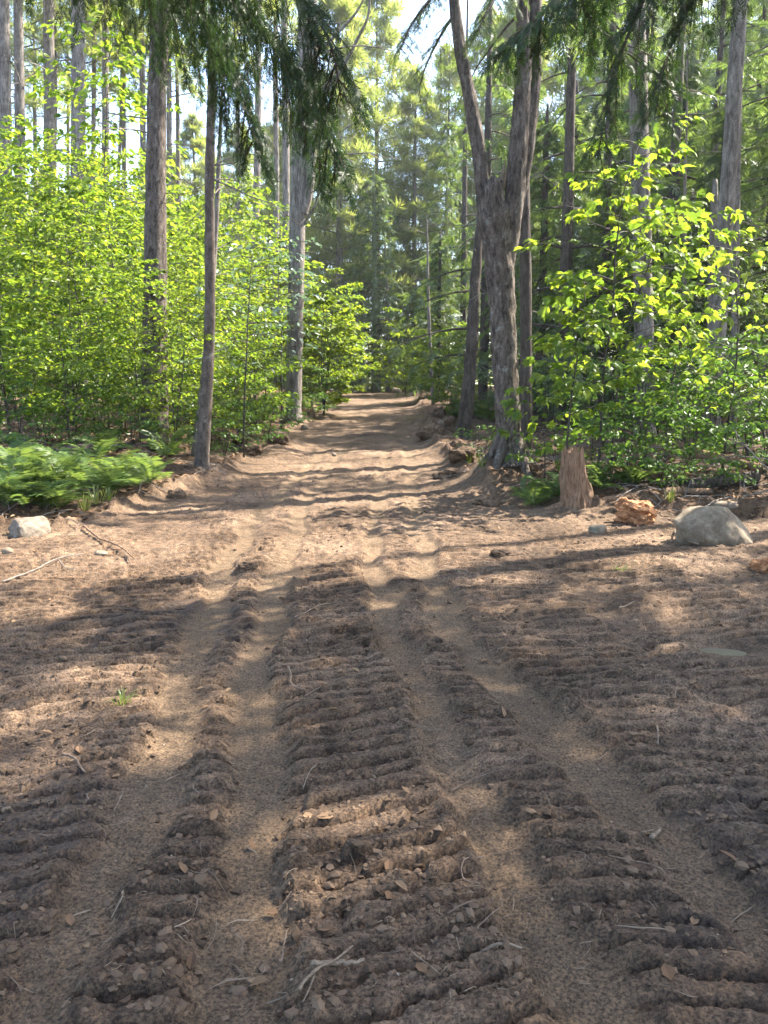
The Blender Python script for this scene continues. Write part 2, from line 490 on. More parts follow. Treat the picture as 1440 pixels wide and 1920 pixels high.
def plain_mat(name, a, b_, scale=8, rough=0.9, bump=0.01, stretch=(1, 1, 1), spec=0.25):
    m, n, o = mat(name)
    b = N(n, 'ShaderNodeBsdfPrincipled'); tc = N(n, 'ShaderNodeTexCoord')
    mp = N(n, 'ShaderNodeMapping'); mp.inputs['Scale'].default_value = stretch; n.links.new(tc.outputs['Object'], mp.inputs['Vector'])
    n1 = noise(n, scale, 7, 0.7, mp.outputs[0]); n2 = noise(n, scale * 5, 4, 0.7, mp.outputs[0])
    c = ramp(n, [(0.32, a), (0.66, b_)], n1.outputs[0])
    c3 = ramp(n, [(0.3, (0.65, 0.65, 0.65)), (0.65, (1.15, 1.15, 1.15))], n2.outputs[0])
    cc = mixc(n, 1, c.outputs[0], c3.outputs[0], 'MULTIPLY')
    n.links.new(cc, b.inputs['Base Color']); b.inputs['Roughness'].default_value = rough; b.inputs['Specular IOR Level'].default_value = spec
    bp = N(n, 'ShaderNodeBump'); bp.inputs['Strength'].default_value = 0.9; bp.inputs['Distance'].default_value = bump
    n.links.new(n1.outputs[0], bp.inputs['Height']); n.links.new(bp.outputs[0], b.inputs['Normal'])
    n.links.new(b.outputs[0], o.inputs[0])
    return m

def isle_mat(name, cols, rough=0.9):
    m, n, o = mat(name)
    b = N(n, 'ShaderNodeBsdfPrincipled'); geo = N(n, 'ShaderNodeNewGeometry')
    k = len(cols)
    rc = ramp(n, [(i / (k - 1), c) for i, c in enumerate(cols)], geo.outputs['Random Per Island'])
    n.links.new(rc.outputs[0], b.inputs['Base Color']); b.inputs['Roughness'].default_value = rough; b.inputs['Specular IOR Level'].default_value = 0.2
    n.links.new(b.outputs[0], o.inputs[0])
    return m

M_DIRT = dirt_mat(); M_FLOOR = floor_mat()
M_PINE = bark_mat('grey_pine_bark', (0.075, 0.062, 0.052), (0.30, 0.265, 0.235), 11, 2.2, 0.035)
M_FURROW = bark_mat('furrowed_brown_bark', (0.034, 0.026, 0.021), (0.22, 0.180, 0.150), 19, 5.5, 0.06, (0.28, 0.28, 0.24))
M_SMOOTH = bark_mat('smooth_grey_bark', (0.10, 0.085, 0.072), (0.25, 0.225, 0.195), 9, 5.0, 0.012, (0.33, 0.33, 0.29))
M_BROWN = bark_mat('brown_grey_bark', (0.05, 0.038, 0.03), (0.17, 0.135, 0.11), 16, 6.0, 0.02, (0.24, 0.235, 0.2))
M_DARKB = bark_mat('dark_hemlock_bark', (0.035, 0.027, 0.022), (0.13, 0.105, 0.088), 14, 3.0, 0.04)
M_TWIG = plain_mat('dead_twig_bark', (0.09, 0.075, 0.062), (0.24, 0.205, 0.175), 9, 0.9, 0.004)
M_STEM = plain_mat('sapling_stem_bark', (0.030, 0.026, 0.020), (0.075, 0.064, 0.050), 9, 0.85, 0.004)
M_MAPLE = leaf_mat('maple_leaf', [(0.045, 0.086, 0.014), (0.080, 0.136, 0.018), (0.125, 0.174, 0.022), (0.056, 0.106, 0.017)], (2.75, 2.45, 1.4), 0.54, 0.014)
M_BEECH = leaf_mat('beech_leaf', [(0.048, 0.086, 0.013), (0.086, 0.136, 0.017), (0.135, 0.176, 0.020), (0.062, 0.108, 0.016)], (2.8, 2.5, 1.3), 0.54, 0.014)
M_SHRUB = leaf_mat('shrub_leaf', [(0.040, 0.085, 0.018), (0.060, 0.120, 0.020), (0.085, 0.145, 0.022)], (2.0, 1.9, 1.2), 0.45, 0.02)
M_PALE = leaf_mat('pale_underside_leaf', [(0.10, 0.16, 0.09), (0.15, 0.21, 0.13), (0.07, 0.13, 0.06)], (1.2, 1.3, 1.0), 0.35, 0.07)
M_HEM = leaf_mat('shaded_hemlock_needle', [(0.014, 0.028, 0.010), (0.023, 0.043, 0.014), (0.036, 0.058, 0.018)], (1.4, 1.6, 0.9), 0.28, 0.018)  # darker needle copy, shade put into the colour of the near boughs
M_HEMB = leaf_mat('sunlit_hemlock_needle', [(0.040, 0.072, 0.024), (0.064, 0.102, 0.034), (0.100, 0.138, 0.050)], (2.2, 2.1, 1.1), 0.45, 0.03)  # lighter needle copy, sunlight put into the colour
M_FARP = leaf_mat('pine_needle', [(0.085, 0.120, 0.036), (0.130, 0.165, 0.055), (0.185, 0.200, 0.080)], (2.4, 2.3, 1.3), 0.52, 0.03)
M_FERN = leaf_mat('fern_frond', [(0.050, 0.092, 0.026), (0.078, 0.125, 0.034), (0.110, 0.155, 0.045)], (2.1, 1.9, 1.2), 0.42, 0.012)
M_GRASS = leaf_mat('grass_blade', [(0.075, 0.125, 0.020), (0.14, 0.18, 0.030), (0.20, 0.20, 0.06)], (1.7, 1.7, 1.0), 0.40, 0.06)
def rock_mat(name, a, b_):
    m = plain_mat(name, a, b_, 7, 0.88, 0.014)
    n = m.node_tree; b = [x for x in n.nodes if x.type == 'BSDF_PRINCIPLED'][0]
    src = b.inputs['Base Color'].links[0].from_socket
    geo = N(n, 'ShaderNodeNewGeometry')
    d1 = noise(n, 4.5, 6, 0.7, geo.outputs['Position']); d2 = noise(n, 11, 5, 0.7, geo.outputs['Position'])
    r1 = ramp(n, [(0.46, (0, 0, 0)), (0.62, (0.75, 0.75, 0.75))], d1.outputs[0])
    c = mixc(n, r1.outputs[0], src, (0.105, 0.070, 0.045))
    r2 = ramp(n, [(0.60, (0, 0, 0)), (0.66, (0.7, 0.7, 0.7))], d2.outputs[0])
    c = mixc(n, r2.outputs[0], c, (0.12, 0.125, 0.085))
    n.links.new(c, b.inputs['Base Color'])
    return m
M_ROCK = rock_mat('granite', (0.115, 0.086, 0.056), (0.255, 0.203, 0.142))
M_ROCKP = rock_mat('pale_granite', (0.11, 0.085, 0.06), (0.26, 0.215, 0.165))
M_ROT = plain_mat('rotten_wood', (0.070, 0.036, 0.020), (0.36, 0.225, 0.135), 9, 0.92, 0.04, (5, 5, 0.7))
M_ROTO = plain_mat('orange_rotten_wood', (0.15, 0.055, 0.022), (0.50, 0.25, 0.115), 9, 0.9, 0.02, (1.0, 2, 4))
M_WOOD = plain_mat('bare_wood', (0.095, 0.066, 0.043), (0.235, 0.175, 0.120), 8, 0.8, 0.006, (1, 6, 6))
M_ROOT = plain_mat('rootlet_skin', (0.085, 0.056, 0.038), (0.215, 0.15, 0.105), 9, 0.85, 0.003)
M_CLOD = isle_mat('dirt_clod', [(0.050, 0.032, 0.019), (0.090, 0.058, 0.035), (0.130, 0.086, 0.054)])
M_STRAW = isle_mat('dry_rootlet', [(0.085, 0.056, 0.036), (0.14, 0.098, 0.065), (0.25, 0.185, 0.125)])
M_DEADL = isle_mat('dead_leaf', [(0.07, 0.040, 0.022), (0.14, 0.080, 0.042), (0.21, 0.135, 0.075), (0.10, 0.052, 0.028)])
M_NEED = isle_mat('fallen_needle', [(0.10, 0.050, 0.026), (0.17, 0.090, 0.048), (0.24, 0.145, 0.085)])
M_CHIP = isle_mat('pale_wood_chip', [(0.13, 0.09, 0.06), (0.19, 0.14, 0.095), (0.27, 0.22, 0.165)])

# ------------------------------------------------------------------ the ground
def build_ground():
    d = [1.0]
    while d[-1] < 26: d.append(d[-1] * 1.0046)
    while d[-1] < 82: d.append(d[-1] * 1.014)
    d = np.array(d)
    nc = 540
    u = np.linspace(-1, 1, nc)
    hw = 0.60 * d + 1.2
    X = u[None, :] * hw[:, None]; Y = np.broadcast_to(d[:, None], X.shape)
    x = X.ravel(); y = Y.ravel()
    z, dry, dirt = ground_full(x, y)
    wet = sst(0.25, 0.7, vn(x * 0.8, y * 0.8, seed=81) + 0.4 * vn(x * 3.5, y * 3.5, seed=82)) * 0.55 * (1 - sst(5, 8, y))
    wet = wet * (1 - 0.8 * dry)
    V = np.stack([x, y, z], -1)
    nr = len(d)
    i = np.arange(nr - 1)[:, None] * nc; j = np.arange(nc - 1)[None, :]
    F = np.stack([i + j, i + j + 1, i + nc + j + 1, i + nc + j], -1).reshape(-1, 4)
    fd = dirt[F].mean(1) + 0.0
    fx = x[F].mean(1); fy = y[F].mean(1)
    isd = (fd + 0.30 * vn(fx * 2.3, fy * 2.3, seed=91) + 0.2 * vn(fx * 7, fy * 7, seed=92)) > 0.42
    isd |= (fd > 0.98)
    def sub(Fs):
        used = np.unique(Fs); mp = np.full(len(V), -1); mp[used] = np.arange(len(used))
        return used, mp[Fs]
    us, Fs = sub(F[isd])
    tag(ob('dirt_road', mk('dirt_road', V[us], Fs, M_DIRT, True, {'dry': dry[us], 'wet': wet[us]})), kind='structure')
    uf, Ff = sub(F[~isd])
    Vf = V[uf]
    # the wood floor goes on outside the finely cut sheet
    gx = np.linspace(-130, 130, 81); gy = np.linspace(-40, 190, 73)
    GX, GY = np.meshgrid(gx, gy)
    gxx = GX.ravel(); gyy = GY.ravel()
    zz = base_z(gxx, gyy) - 0.10
    nx = len(gx)
    a = np.arange(len(gy) - 1)[:, None] * nx; b = np.arange(nx - 1)[None, :]
    G = np.stack([a + b, a + b + 1, a + nx + b + 1, a + nx + b], -1).reshape(-1, 4)
    cx = gxx[G]; cyy = gyy[G]
    inside = ((np.abs(cx) < 0.60 * cyy + 1.2) & (cyy > 1.0) & (cyy < 82)).all(1)
    G = G[~inside]
    zz = np.where((np.abs(gxx) < 0.60 * gyy + 1.0) & (gyy > 1.2) & (gyy < 80), zz - 0.6, zz)
    Vall = np.concatenate([Vf, np.stack([gxx, gyy, zz], -1)])
    tag(ob('forest_floor', mk('forest_floor', Vall, np.concatenate([Ff, G + len(Vf)]), M_FLOOR, True)), kind='structure')

build_ground()

# ------------------------------------------------------------------ leaf and spray templates
LEAF_V = [(0, 0, 0), (0.30, 0.27, 0.07), (0.68, 0.22, 0.02), (1, 0, -0.10), (0.68, -0.22, 0.02), (0.30, -0.27, 0.07)]
LEAF_F = [(0, 3, 2, 1), (0, 5, 4, 3)]
def lobed_leaf():
    # three-lobed broad leaf folded a little along the midrib, stalk end at the origin
    half = [(-0.04, 0.07, 0), (0.06, 0.30, 0.04), (0.30, 0.38, 0.06), (0.46, 0.36, 0.05), (0.74, 0.50, -0.03), (0.66, 0.24, 0.03), (0.88, 0.13, -0.04)]
    V = [(0, 0, 0), (0.35, 0, 0.0), (0.7, 0, -0.02), (1.16, 0, -0.16)] + half + [(a, -b, c) for a, b, c in half]
    F = []
    for o, flip in ((4, 0), (11, 1)):
        t = [(0, 1, o + 1), (0, o + 1, o), (1, o + 2, o + 1), (1, o + 3, o + 2), (1, 2, o + 3), (2, o + 5, o + 3), (o + 3, o + 5, o + 4), (2, o + 6, o + 5), (2, 3, o + 6)]
        F += [x if not flip else (x[0], x[2], x[1]) for x in t]
    return np.array(V, float), np.array(F)
LOB_V, LOB_F = lobed_leaf()

def diamond(p, d, wv, l):
    """flat pointed blade"""
    p = np.array(p, float); d = np.array(d, float); wv = np.array(wv, float)
    return [p, p + d * l * 0.45 + wv, p + d * l, p + d * l * 0.45 - wv]

def make_spray(n=9, wid=0.085, seed=0, droop=0.25):
    r = np.random.default_rng(seed); V = []; F = []
    for i in range(n):
        s = (i + 0.4) / n
        for sd in (-1, 1):
            if r.random() < 0.12: continue
            a = R(58 - 22 * s + r.uniform(-9, 9))
            l = (0.40 * (1 - s) ** 0.75 + 0.10) * r.uniform(0.75, 1.15)
            p = (s, 0, -droop * s * s)
            dd = np.array([math.cos(a), sd * math.sin(a), -0.22 - r.uniform(0, 0.2)]); dd /= np.linalg.norm(dd)
            wv = np.array([-math.sin(a), sd * math.cos(a), r.uniform(-0.3, 0.3)]) * wid * 0.5
            k = len(V); V += diamond(p, dd, wv, l); F.append((k, k + 1, k + 2, k + 3))
    k = len(V); V += diamond((0, 0, 0.0), np.array([0.72, 0, -droop * 0.5]), np.array([0, wid * 0.42, 0]), 1.0); F.append((k, k + 1, k + 2, k + 3))
    k = len(V); V += diamond((0.6, 0, -droop * 0.4), np.array([0.9, 0, -0.45]), np.array([0, wid * 0.42, 0]), 0.5); F.append((k, k + 1, k + 2, k + 3))
    return np.array(V, float), np.array(F)
SPRAYS = [make_spray(8, 0.085, s) for s in (1, 2, 3)]
FINE = [make_spray(11, 0.060, s, 0.3) for s in (4, 5, 6)]

def make_tuft(seed=0, n=13):
    r = np.random.default_rng(seed); V = []; F = []
    for i in range(n):
        th = 2 * math.pi * i / n + r.uniform(-.3, .3); c = r.uniform(0.35, 1.1)
        d = np.array([math.cos(c), math.sin(c) * math.cos(th), math.sin(c) * math.sin(th)])
        wv = np.cross(d, [0.3, 0.2, 0.9]); wv = wv / np.linalg.norm(wv) * 0.038
        k = len(V); V += diamond((r.uniform(-.2, .2), 0, 0), d, wv, r.uniform(0.8, 1.1)); F.append((k, k + 1, k + 2, k + 3))
    return np.array(V, float), np.array(F)
TUFTS = [make_tuft(s) for s in (1, 2, 3)]

def scatter(acc, temps, P, D, Nn, S, m=0):
    P = np.asarray(P); D = np.asarray(D); Nn = np.asarray(Nn); S = np.asarray(S)
    k = np.arange(len(P)) % len(temps)
    for i, (tv, tf) in enumerate(temps):
        q = k == i
        if q.any():
            acc.add(*inst(tv, tf, P[q], frames(D[q], Nn[q]), S[q]), m)

# ------------------------------------------------------------------ crown foliage cut away so sun falls on chosen patches
def proj(P, z0):
    t = (P[:, 2] - z0) / SUN.z
    return P[:, 0] - SUN.x * t, P[:, 1] - SUN.y * t

def box(x, y, x0, x1, y0, y1, e=0.35):
    return sst(x0 - e, x0 + e, x) * (1 - sst(x1 - e, x1 + e, x)) * sst(y0 - e, y0 + e, y) * (1 - sst(y1 - e, y1 + e, y))

def sun_cut(P):
    """share of the canopy cut away at P, shaped to let sun onto chosen patches"""
    x, y = proj(P, 0.1)
    nz = vn(x * 1.1, y * 1.4, seed=101) * 0.35 + vn(x * 2.6, y * 2.9, seed=102) * 0.22
    g = np.maximum.reduce([box(x, y, -5.5, -1.3, 4.75, 8.3), box(x, y, -1.2, 0.4, 5.9, 8.3), 0.85 * box(x, y, 0.2, 3.6, 6.6, 8.0),
                           0.9 * box(x, y, -1.4, 0.9, 9.3, 11.6), 0.95 * box(x, y, -2.7, 1.9, 13.4, 18.2), 0.9 * box(x, y, -2.6, 2.2, 31, 46),
                           0.8 * box(x, y, 2.6, 4.6, 8.2, 10.3), 1.0 * box(x, y, -6.5, -3.1, 8.4, 12.2)])
    a = np.maximum(sst(0.30, 0.60, g * 1.3 + nz), 0.95 * sst(0.50, 0.66, vn(x * 1.25, y * 1.25, seed=105) + 0.25 * vn(x * 4, y * 4, seed=106)))
    x3, y3 = proj(P, 3.0)
    b = 0.93 * np.maximum.reduce([box(x3, y3, -14, -2.6, 13.5, 34, 0.8), box(x3, y3, 2.2, 7.0, 9.2, 12.5, 0.4), box(x3, y3, -4.5, -0.6, 24, 34, 0.5), 0.8 * box(x3, y3, 4.5, 8.5, 11, 14, 0.5)])
    return np.maximum(a, b)

def prune(P, r):
    return r.random(len(P)) > sun_cut(P)

# ------------------------------------------------------------------ conifer crowns (local, trunk along +z)
def conifer(seed, H, h0, R0, nb, sprays_per=26, size=0.42, fine=False, prune_at=None, droop=0.35, sharp=0.9, shade_min=0.0, needle=None, tuft=False, secn=8, keep=None):
    r = np.random.default_rng(seed)
    P = []; D = []; Nn = []; S = []
    limbs = Acc()
    for i in range(nb):
        f = (i + r.random()) / nb
        h = h0 + (H - h0) * f
        L = R0 * (1 - f) ** sharp * r.uniform(0.72, 1.12) + 0.25
        az = i * 2.399 + r.uniform(-.5, .5)
        o = np.array([math.cos(az), math.sin(az), 0])
        up = r.uniform(-0.05, 0.25) + (0.25 if tuft else 0) * f
        s = np.linspace(0, 1, 7)
        pth = np.stack([o[0] * L * s, o[1] * L * s, h + L * (up * s - droop * s * s)], -1)
        pth[:, :2] += (np.cumsum(r.normal(0, 0.02 * L, (7, 2)), 0)) * s[:, None]
        if prune_at is not None and sun_cut(pth[3:6] + np.array(prune_at)).mean() > 0.55:
            continue
        add_tube(limbs, pth, np.linspace(0.012 + 0.012 * L, 0.004, 7), 4)
        side = np.array([-o[1], o[0], 0])
        for k in range(secn):
            t = 0.16 + 0.84 * (k + r.random()) / secn
            b = pth[0] + 0; ii = min(int(t * 6), 5); ff = t * 6 - ii
            b = pth[ii] * (1 - ff) + pth[ii + 1] * ff
            for sd in (-1, 1):
                l2 = (0.42 * L * (1 - t) + 0.18 * L ** 0.5) * r.uniform(0.5, 1.1)
                a = R(r.uniform(38, 70))
                dd = o * math.cos(a) + side * sd * math.sin(a) + np.array([0, 0, -r.uniform(0.05, 0.5) if not tuft else r.uniform(-0.2, 0.4)])
                dd /= np.linalg.norm(dd)
                ns = max(1, int(l2 / (size * 0.55)))
                for q in range(ns):
                    u = (q + r.random() * 0.7) / ns
                    pp = b + dd * l2 * u + np.array([0, 0, -0.25 * l2 * u * u if not tuft else 0])
                    P.append(pp)
                    e = dd + r.normal(0, 0.35, 3) + np.array([0, 0, -0.15 if not tuft else 0.2])
                    D.append(e); Nn.append(np.array([0, 0, 1.0]) + r.normal(0, 0.25, 3)); S.append(size * r.uniform(0.7, 1.25))
    P = np.array(P); D = np.array(D); Nn = np.array(Nn); S = np.array(S)
    if prune_at is not None:  # foliage dropped where it would shade the chosen sun patches
        kk = prune(P + np.array(prune_at), r)
        P, D, Nn, S = P[kk], D[kk], Nn[kk], S[kk]
    if keep is not None:
        kk = keep(P)
        P, D, Nn, S = P[kk], D[kk], Nn[kk], S[kk]
    acc = Acc()
    scatter(acc, TUFTS if tuft else (FINE if fine else SPRAYS), P, D, Nn, S)
    n0 = acc.n
    acc.V += limbs.V; acc.n += limbs.n
    for (m, k), fl in limbs.F.items():
        acc.F.setdefault((1, k), []).extend([f + n0 for f in fl])
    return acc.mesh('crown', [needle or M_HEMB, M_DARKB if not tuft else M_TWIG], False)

def bark_disp(seed, amp, nv=9, nh=3.0):
    def f(a, s):
        cx = np.cos(a) * nv / 3; cy_ = np.sin(a) * nv / 3
        return amp * (vn(cx, cy_, s * nh, seed=seed) + 0.6 * vn(cx * 2.2, cy_ * 2.2, s * nh * 1.6, seed=seed + 1) + 0.4 * vn(cx * 4.4, cy_ * 4.4, s * nh * 5, seed=seed + 2)) \
            + 0.22 * np.exp(-s / 0.22) * (1 + 0.8 * vn(cx * 0.8, cy_ * 0.8, s * 0 + 3, seed=seed + 3))
    return f

def trunk_mesh(base, pts, rad, material, n=14, seg=40, seed=0, amp=0.05, nv=9, nh=3.0):
    """pts are local to base"""
    p = curve(pts, seg); rr = np.interp(np.linspace(0, 1, seg), np.linspace(0, 1, len(rad)), rad)
    acc = Acc(); add_tube(acc, p, rr, n, bark_disp(seed, amp, nv, nh))
    return acc.mesh('trunk', material)

def dead_branch_mesh(seed, L=1.6):
    r = np.random.default_rng(seed); acc = Acc()
    n = 8; s = np.linspace(0, 1, n)
    p = np.stack([L * s, np.cumsum(r.normal(0, 0.03 * L, n)) * s, L * (r.uniform(-.15, .35) * s - 0.25 * s * s) + np.cumsum(r.normal(0, 0.02 * L, n)) * s], -1)
    add_tube(acc, p, np.linspace(0.020, 0.004, n) * (0.6 + 0.4 * L / 1.6), 5)
    for k in range(6):
        t = r.uniform(0.25, 0.95); b = p[int(t * (n - 1))]
        l = L * (1 - t * 0.6) * r.uniform(0.2, 0.45); sd = r.choice([-1, 1])
        q = np.stack([b + np.array([0.7, sd * 0.7, r.uniform(-.4, .3)]) * l * u + r.normal(0, 0.015, 3) for u in (0, .35, .7, 1)])
        add_tube(acc, q, [0.007, 0.006, 0.004, 0.002], 4)
    return acc.mesh('dead_branch', M_TWIG)
DEADB = [dead_branch_mesh(s, L) for s, L in ((1, 1.2), (2, 1.7), (3, 2.3), (4, 1.4), (5, 2.8))]

def place_dead(root, path_fn, r, n, z0, z1, sc_=1.0, arc=None):
    for k in range(n):
        z = r.uniform(z0, z1); p = path_fn(z)
        az = r.uniform(0, 2 * math.pi) if arc is None else r.uniform(*arc)
        M = Matrix.Translation(Vector(p)) @ Matrix.Rotation(az, 4, 'Z') @ Matrix.Rotation(r.uniform(-0.35, 0.25), 4, 'Y') @ Matrix.Rotation(r.uniform(0, 6.28), 4, 'X') @ Matrix.Scale(sc_ * r.uniform(0.6, 1.2), 4)
        ob('dead_branch', DEADB[int(r.integers(len(DEADB)))], root, M=M)

TSEED = [100]
def trunk_tree(name, label, cat, px0, py0, px1, py1, d, wpx, Ht, material, group=None, taper=0.55, dead=(0, 0, 0), crown=None, kink=0.0, n=14, seg=36, amp=0.05, sc_dead=1.0, arc=None, nh=3.0, prof=None):
    """a tall straight tree whose trunk axis passes the two picture points at distance d"""
    TSEED[0] += 1; sd = TSEED[0]; r = np.random.default_rng(sd)
    a = at(px0, py0, d); b = at(px1, py1, d)
    sl_ = (b.x - a.x) / (b.z - a.z)
    g = gz(a.x, d); bx = a.x - sl_ * (a.z - g)
    g = gz(bx, d)
    root = thing(name, label, cat, (bx, d, g - 0.08), group)
    r0 = wpx / 1440 * d / 2
    k = 7; zz = np.linspace(0, Ht, k)
    wob = np.cumsum(r.normal(0, kink, (k, 2)), 0)
    pts = np.stack([sl_ * zz + wob[:, 0], wob[:, 1], zz], -1); pts[0, :2] = 0
    ob('trunk', trunk_mesh((0, 0, 0), pts, [r0 * f for f in prof] if prof else [r0 * 1.08, r0, r0 * 0.95, r0 * 0.88, r0 * (0.5 + taper * 0.5), r0 * taper, r0 * taper * 0.5], material, n, seg, sd, amp, 9, nh), root)
    if dead[0]:
        fn = lambda z: (float(np.interp(z, zz, pts[:, 0])), float(np.interp(z, zz, pts[:, 1])), z)
        place_dead(root, fn, r, dead[0], dead[1], dead[2], sc_dead, arc)
    if crown:
        ob('crown', crown((bx, d, g)), root)
    return root

print('ground ok')
# ------------------------------------------------------------------ broadleaf saplings
def sapling_parts(seed, H, Rr, nb, leaf, lper=26, h0=0.25, stem_r=0.018, lean=(0, 0), up=0.35, stems=1, stretch=1.0):
    """local geometry: stem tubes, and arrays of leaf position / direction / normal / size"""
    r = np.random.default_rng(seed); acc = Acc()
    P = []; D = []; Nn = []; S = []
    for st in range(stems):
        a0 = r.uniform(0, 6.28); sp = 0.0 if stems == 1 else 0.28 * Rr
        k = 7; s = np.linspace(0, 1, k)
        Hs = H * (1 if st == 0 else r.uniform(0.6, 0.95))
        wob = np.cumsum(r.normal(0, 0.018 * H, (k, 2)), 0) * s[:, None]
        sx = np.stack([lean[0] * s * s + wob[:, 0] + math.cos(a0) * sp * s, lean[1] * s * s + wob[:, 1] + math.sin(a0) * sp * s, Hs * s], -1)
        add_tube(acc, sx, np.linspace(stem_r, stem_r * 0.25, k), 6)
        nbs = max(4, nb // stems)
        for i in range(nbs):
            f = h0 + (1 - h0) * (i + r.random()) / nbs
            ii = min(int(f * (k - 1)), k - 2); ff = f * (k - 1) - ii
            b = sx[ii] * (1 - ff) + sx[ii + 1] * ff
            prof = math.sin(math.pi * min(1, (1 - f) * 0.78 + 0.13)) ** 0.8
            L = Rr * prof * r.uniform(0.6, 1.15) + 0.12
            az = i * 2.399 + r.uniform(-.6, .6); o = np.array([math.cos(az), math.sin(az) * stretch, 0])
            n2 = 6; q = np.linspace(0, 1, n2)
            pt = b + np.stack([o[0] * L * q, o[1] * L * q, L * (up * q + 0.15 * q - 0.28 * q * q)], -1) + np.cumsum(r.normal(0, 0.02 * L, (n2, 3)), 0) * q[:, None]
            add_tube(acc, pt, np.linspace(stem_r * 0.42, 0.0025, n2), 4)
            sd_ = np.array([-o[1], o[0], 0])
            for m in range(lper):
                t = 0.12 + 0.88 * r.random() ** 0.8
                jj = min(int(t * (n2 - 1)), n2 - 2); f2 = t * (n2 - 1) - jj
                c = pt[jj] * (1 - f2) + pt[jj + 1] * f2
                sg = r.choice([-1, 1])
                w_ = r.random() ** 0.7 * 0.34 * L * (1.15 - t * 0.6)
                c = c + sd_ * sg * w_ + o * w_ * 0.45 + np.array([0, 0, r.normal(0, 0.025 * L) - 0.12 * w_])
                e = o * r.uniform(0.1, 1) + sd_ * sg * r.uniform(0.2, 1) + r.normal(0, 0.25, 3) + np.array([0, 0, -0.25])
                P.append(c); D.append(e); Nn.append(np.array([0, -0.15, 1.0]) + r.normal(0, 0.55, 3)); S.append(leaf * r.uniform(0.6, 1.2))
    return acc, np.array(P), np.array(D), np.array(Nn), np.array(S)

def sapling_mesh(seed, H, Rr, nb, leaf, material, temps=None, **kw):
    acc, P, D, Nn, S = sapling_parts(seed, H, Rr, nb, leaf, **kw)
    fo = Acc(); scatter(fo, temps or [(np.array(LEAF_V), np.array(LEAF_F))], P, D, Nn, S)
    return acc.mesh('stem', M_STEM), fo.mesh('foliage', material, False)

def put_sapling(name, label, cat, meshes, loc, rz=0, s=1.0, group=None, sz=1.0):
    t = thing(name, label, cat, loc, group, rz, s)
    t.scale = (s, s, s * sz)
    ob('stem', meshes[0], t)
    tag(ob('foliage', meshes[1], t), kind='stuff')
    return t

# a tall left-hand thicket: five forms
TH = [sapling_mesh(11, 5.2, 1.5, 40, 0.145, M_MAPLE, lper=54, h0=0.16),
      sapling_mesh(12, 6.4, 1.6, 46, 0.115, M_BEECH, lper=62, h0=0.16),
      sapling_mesh(13, 4.2, 1.5, 38, 0.115, M_BEECH, lper=60, h0=0.12, stems=2),
      sapling_mesh(14, 3.2, 1.3, 34, 0.13, M_MAPLE, lper=50, h0=0.12, stems=3),
      sapling_mesh(15, 7.2, 1.7, 44, 0.165, M_MAPLE, lper=46, h0=0.25)]
LOW = [sapling_mesh(21, 1.25, 0.75, 22, 0.095, M_SHRUB, lper=22, h0=0.10, stems=4, stem_r=0.009),
       sapling_mesh(22, 0.8, 0.6, 18, 0.08, M_SHRUB, lper=18, h0=0.10, stems=4, stem_r=0.007),
       sapling_mesh(23, 1.7, 0.9, 24, 0.105, M_SHRUB, lper=24, h0=0.10, stems=4, stem_r=0.010)]
FARB = [sapling_mesh(31, 4.5, 2.0, 36, 0.19, M_BEECH, lper=60, h0=0.06, stems=3),
        sapling_mesh(32, 3.6, 1.7, 34, 0.18, M_MAPLE, lper=60, h0=0.06, stems=3)]

LEFT = [  # px, depth, form, scale, z-scale
    (20, 13.8, 3, 1.00, 1.0), (70, 16.0, 0, 1.00, 1.0), (-40, 15.5, 1, 0.9, 1.0), (140, 15.2, 2, 1.00, 1.0), (205, 16.6, 0, 0.95, 1.0), (235, 18.5, 4, 1.08, 1.1), (110, 19.5, 1, 1.0, 1.0),
    (180, 22, 1, 1.15, 1.0), (30, 20, 4, 1.0, 1.0), (300, 20.5, 1, 1.0, 1.0), (345, 18.6, 2, 1.0, 1.0), (330, 23, 0, 1.2, 1.0), (410, 20.5, 0, 0.95, 1.0), (445, 23.5, 1, 0.95, 1.0), (480, 20.8, 3, 1.1, 1.0),
    (500, 25.5, 0, 1.05, 1.0), (420, 26.5, 4, 1.0, 1.0), (255, 27, 4, 1.05, 1.0), (90, 26, 1, 1.2, 1.0), (-30, 24, 1, 1.2, 1.0), (160, 31, 4, 1.1, 1.0), (60, 33, 1, 1.2, 1.0), (360, 32, 1, 1.2, 1.0), (500, 33, 4, 1.05, 1.0),
    (270, 15.8, 3, 0.8, 1.0), (395, 16.9, 3, 0.75, 1.0), (525, 28, 2, 1.1, 1.0), (450, 18.2, 3, 0.85, 1.0), (0, 17.6, 2, 1.1, 1.0), (220, 24.5, 0, 1.2, 1.0), (262, 13.9, 0, 0.62, 1.0), (325, 14.0, 2, 0.7, 1.0), (130, 13.6, 3, 0.75, 1.0)]
FRONT = {(20, 13.8): 'low bushy sapling at the left edge above the ferns', (70, 16.0): 'tall sapling near the left edge, behind the ferns', (-40, 15.5): 'sapling cut off by the left edge of the picture', (140, 15.2): 'two-stemmed sapling in the middle of the left thicket front',
         (205, 16.6): 'slender sapling left behind the thick dark trunk', (235, 18.5): 'tallest large-leaved sapling reaching up left of the thick dark trunk', (345, 18.6): 'two-stemmed sapling filling the gap between thick and slim trunks', (270, 15.8): 'low sapling close behind the thick dark trunk',
         (395, 16.9): 'low sapling right behind the slim trunk at the dirt edge', (450, 18.2): 'low bushy sapling on the left bank right of the slim trunk', (0, 17.6): 'two-stemmed sapling deep at the left edge of the thicket',
         (262, 13.9): 'small sapling whose leaves cross the left side of the thick dark trunk', (325, 14.0): 'small two-stemmed sapling standing between the thick and the slim trunk', (130, 13.6): 'low bushy sapling in front of the thicket between edge and thick trunk'}
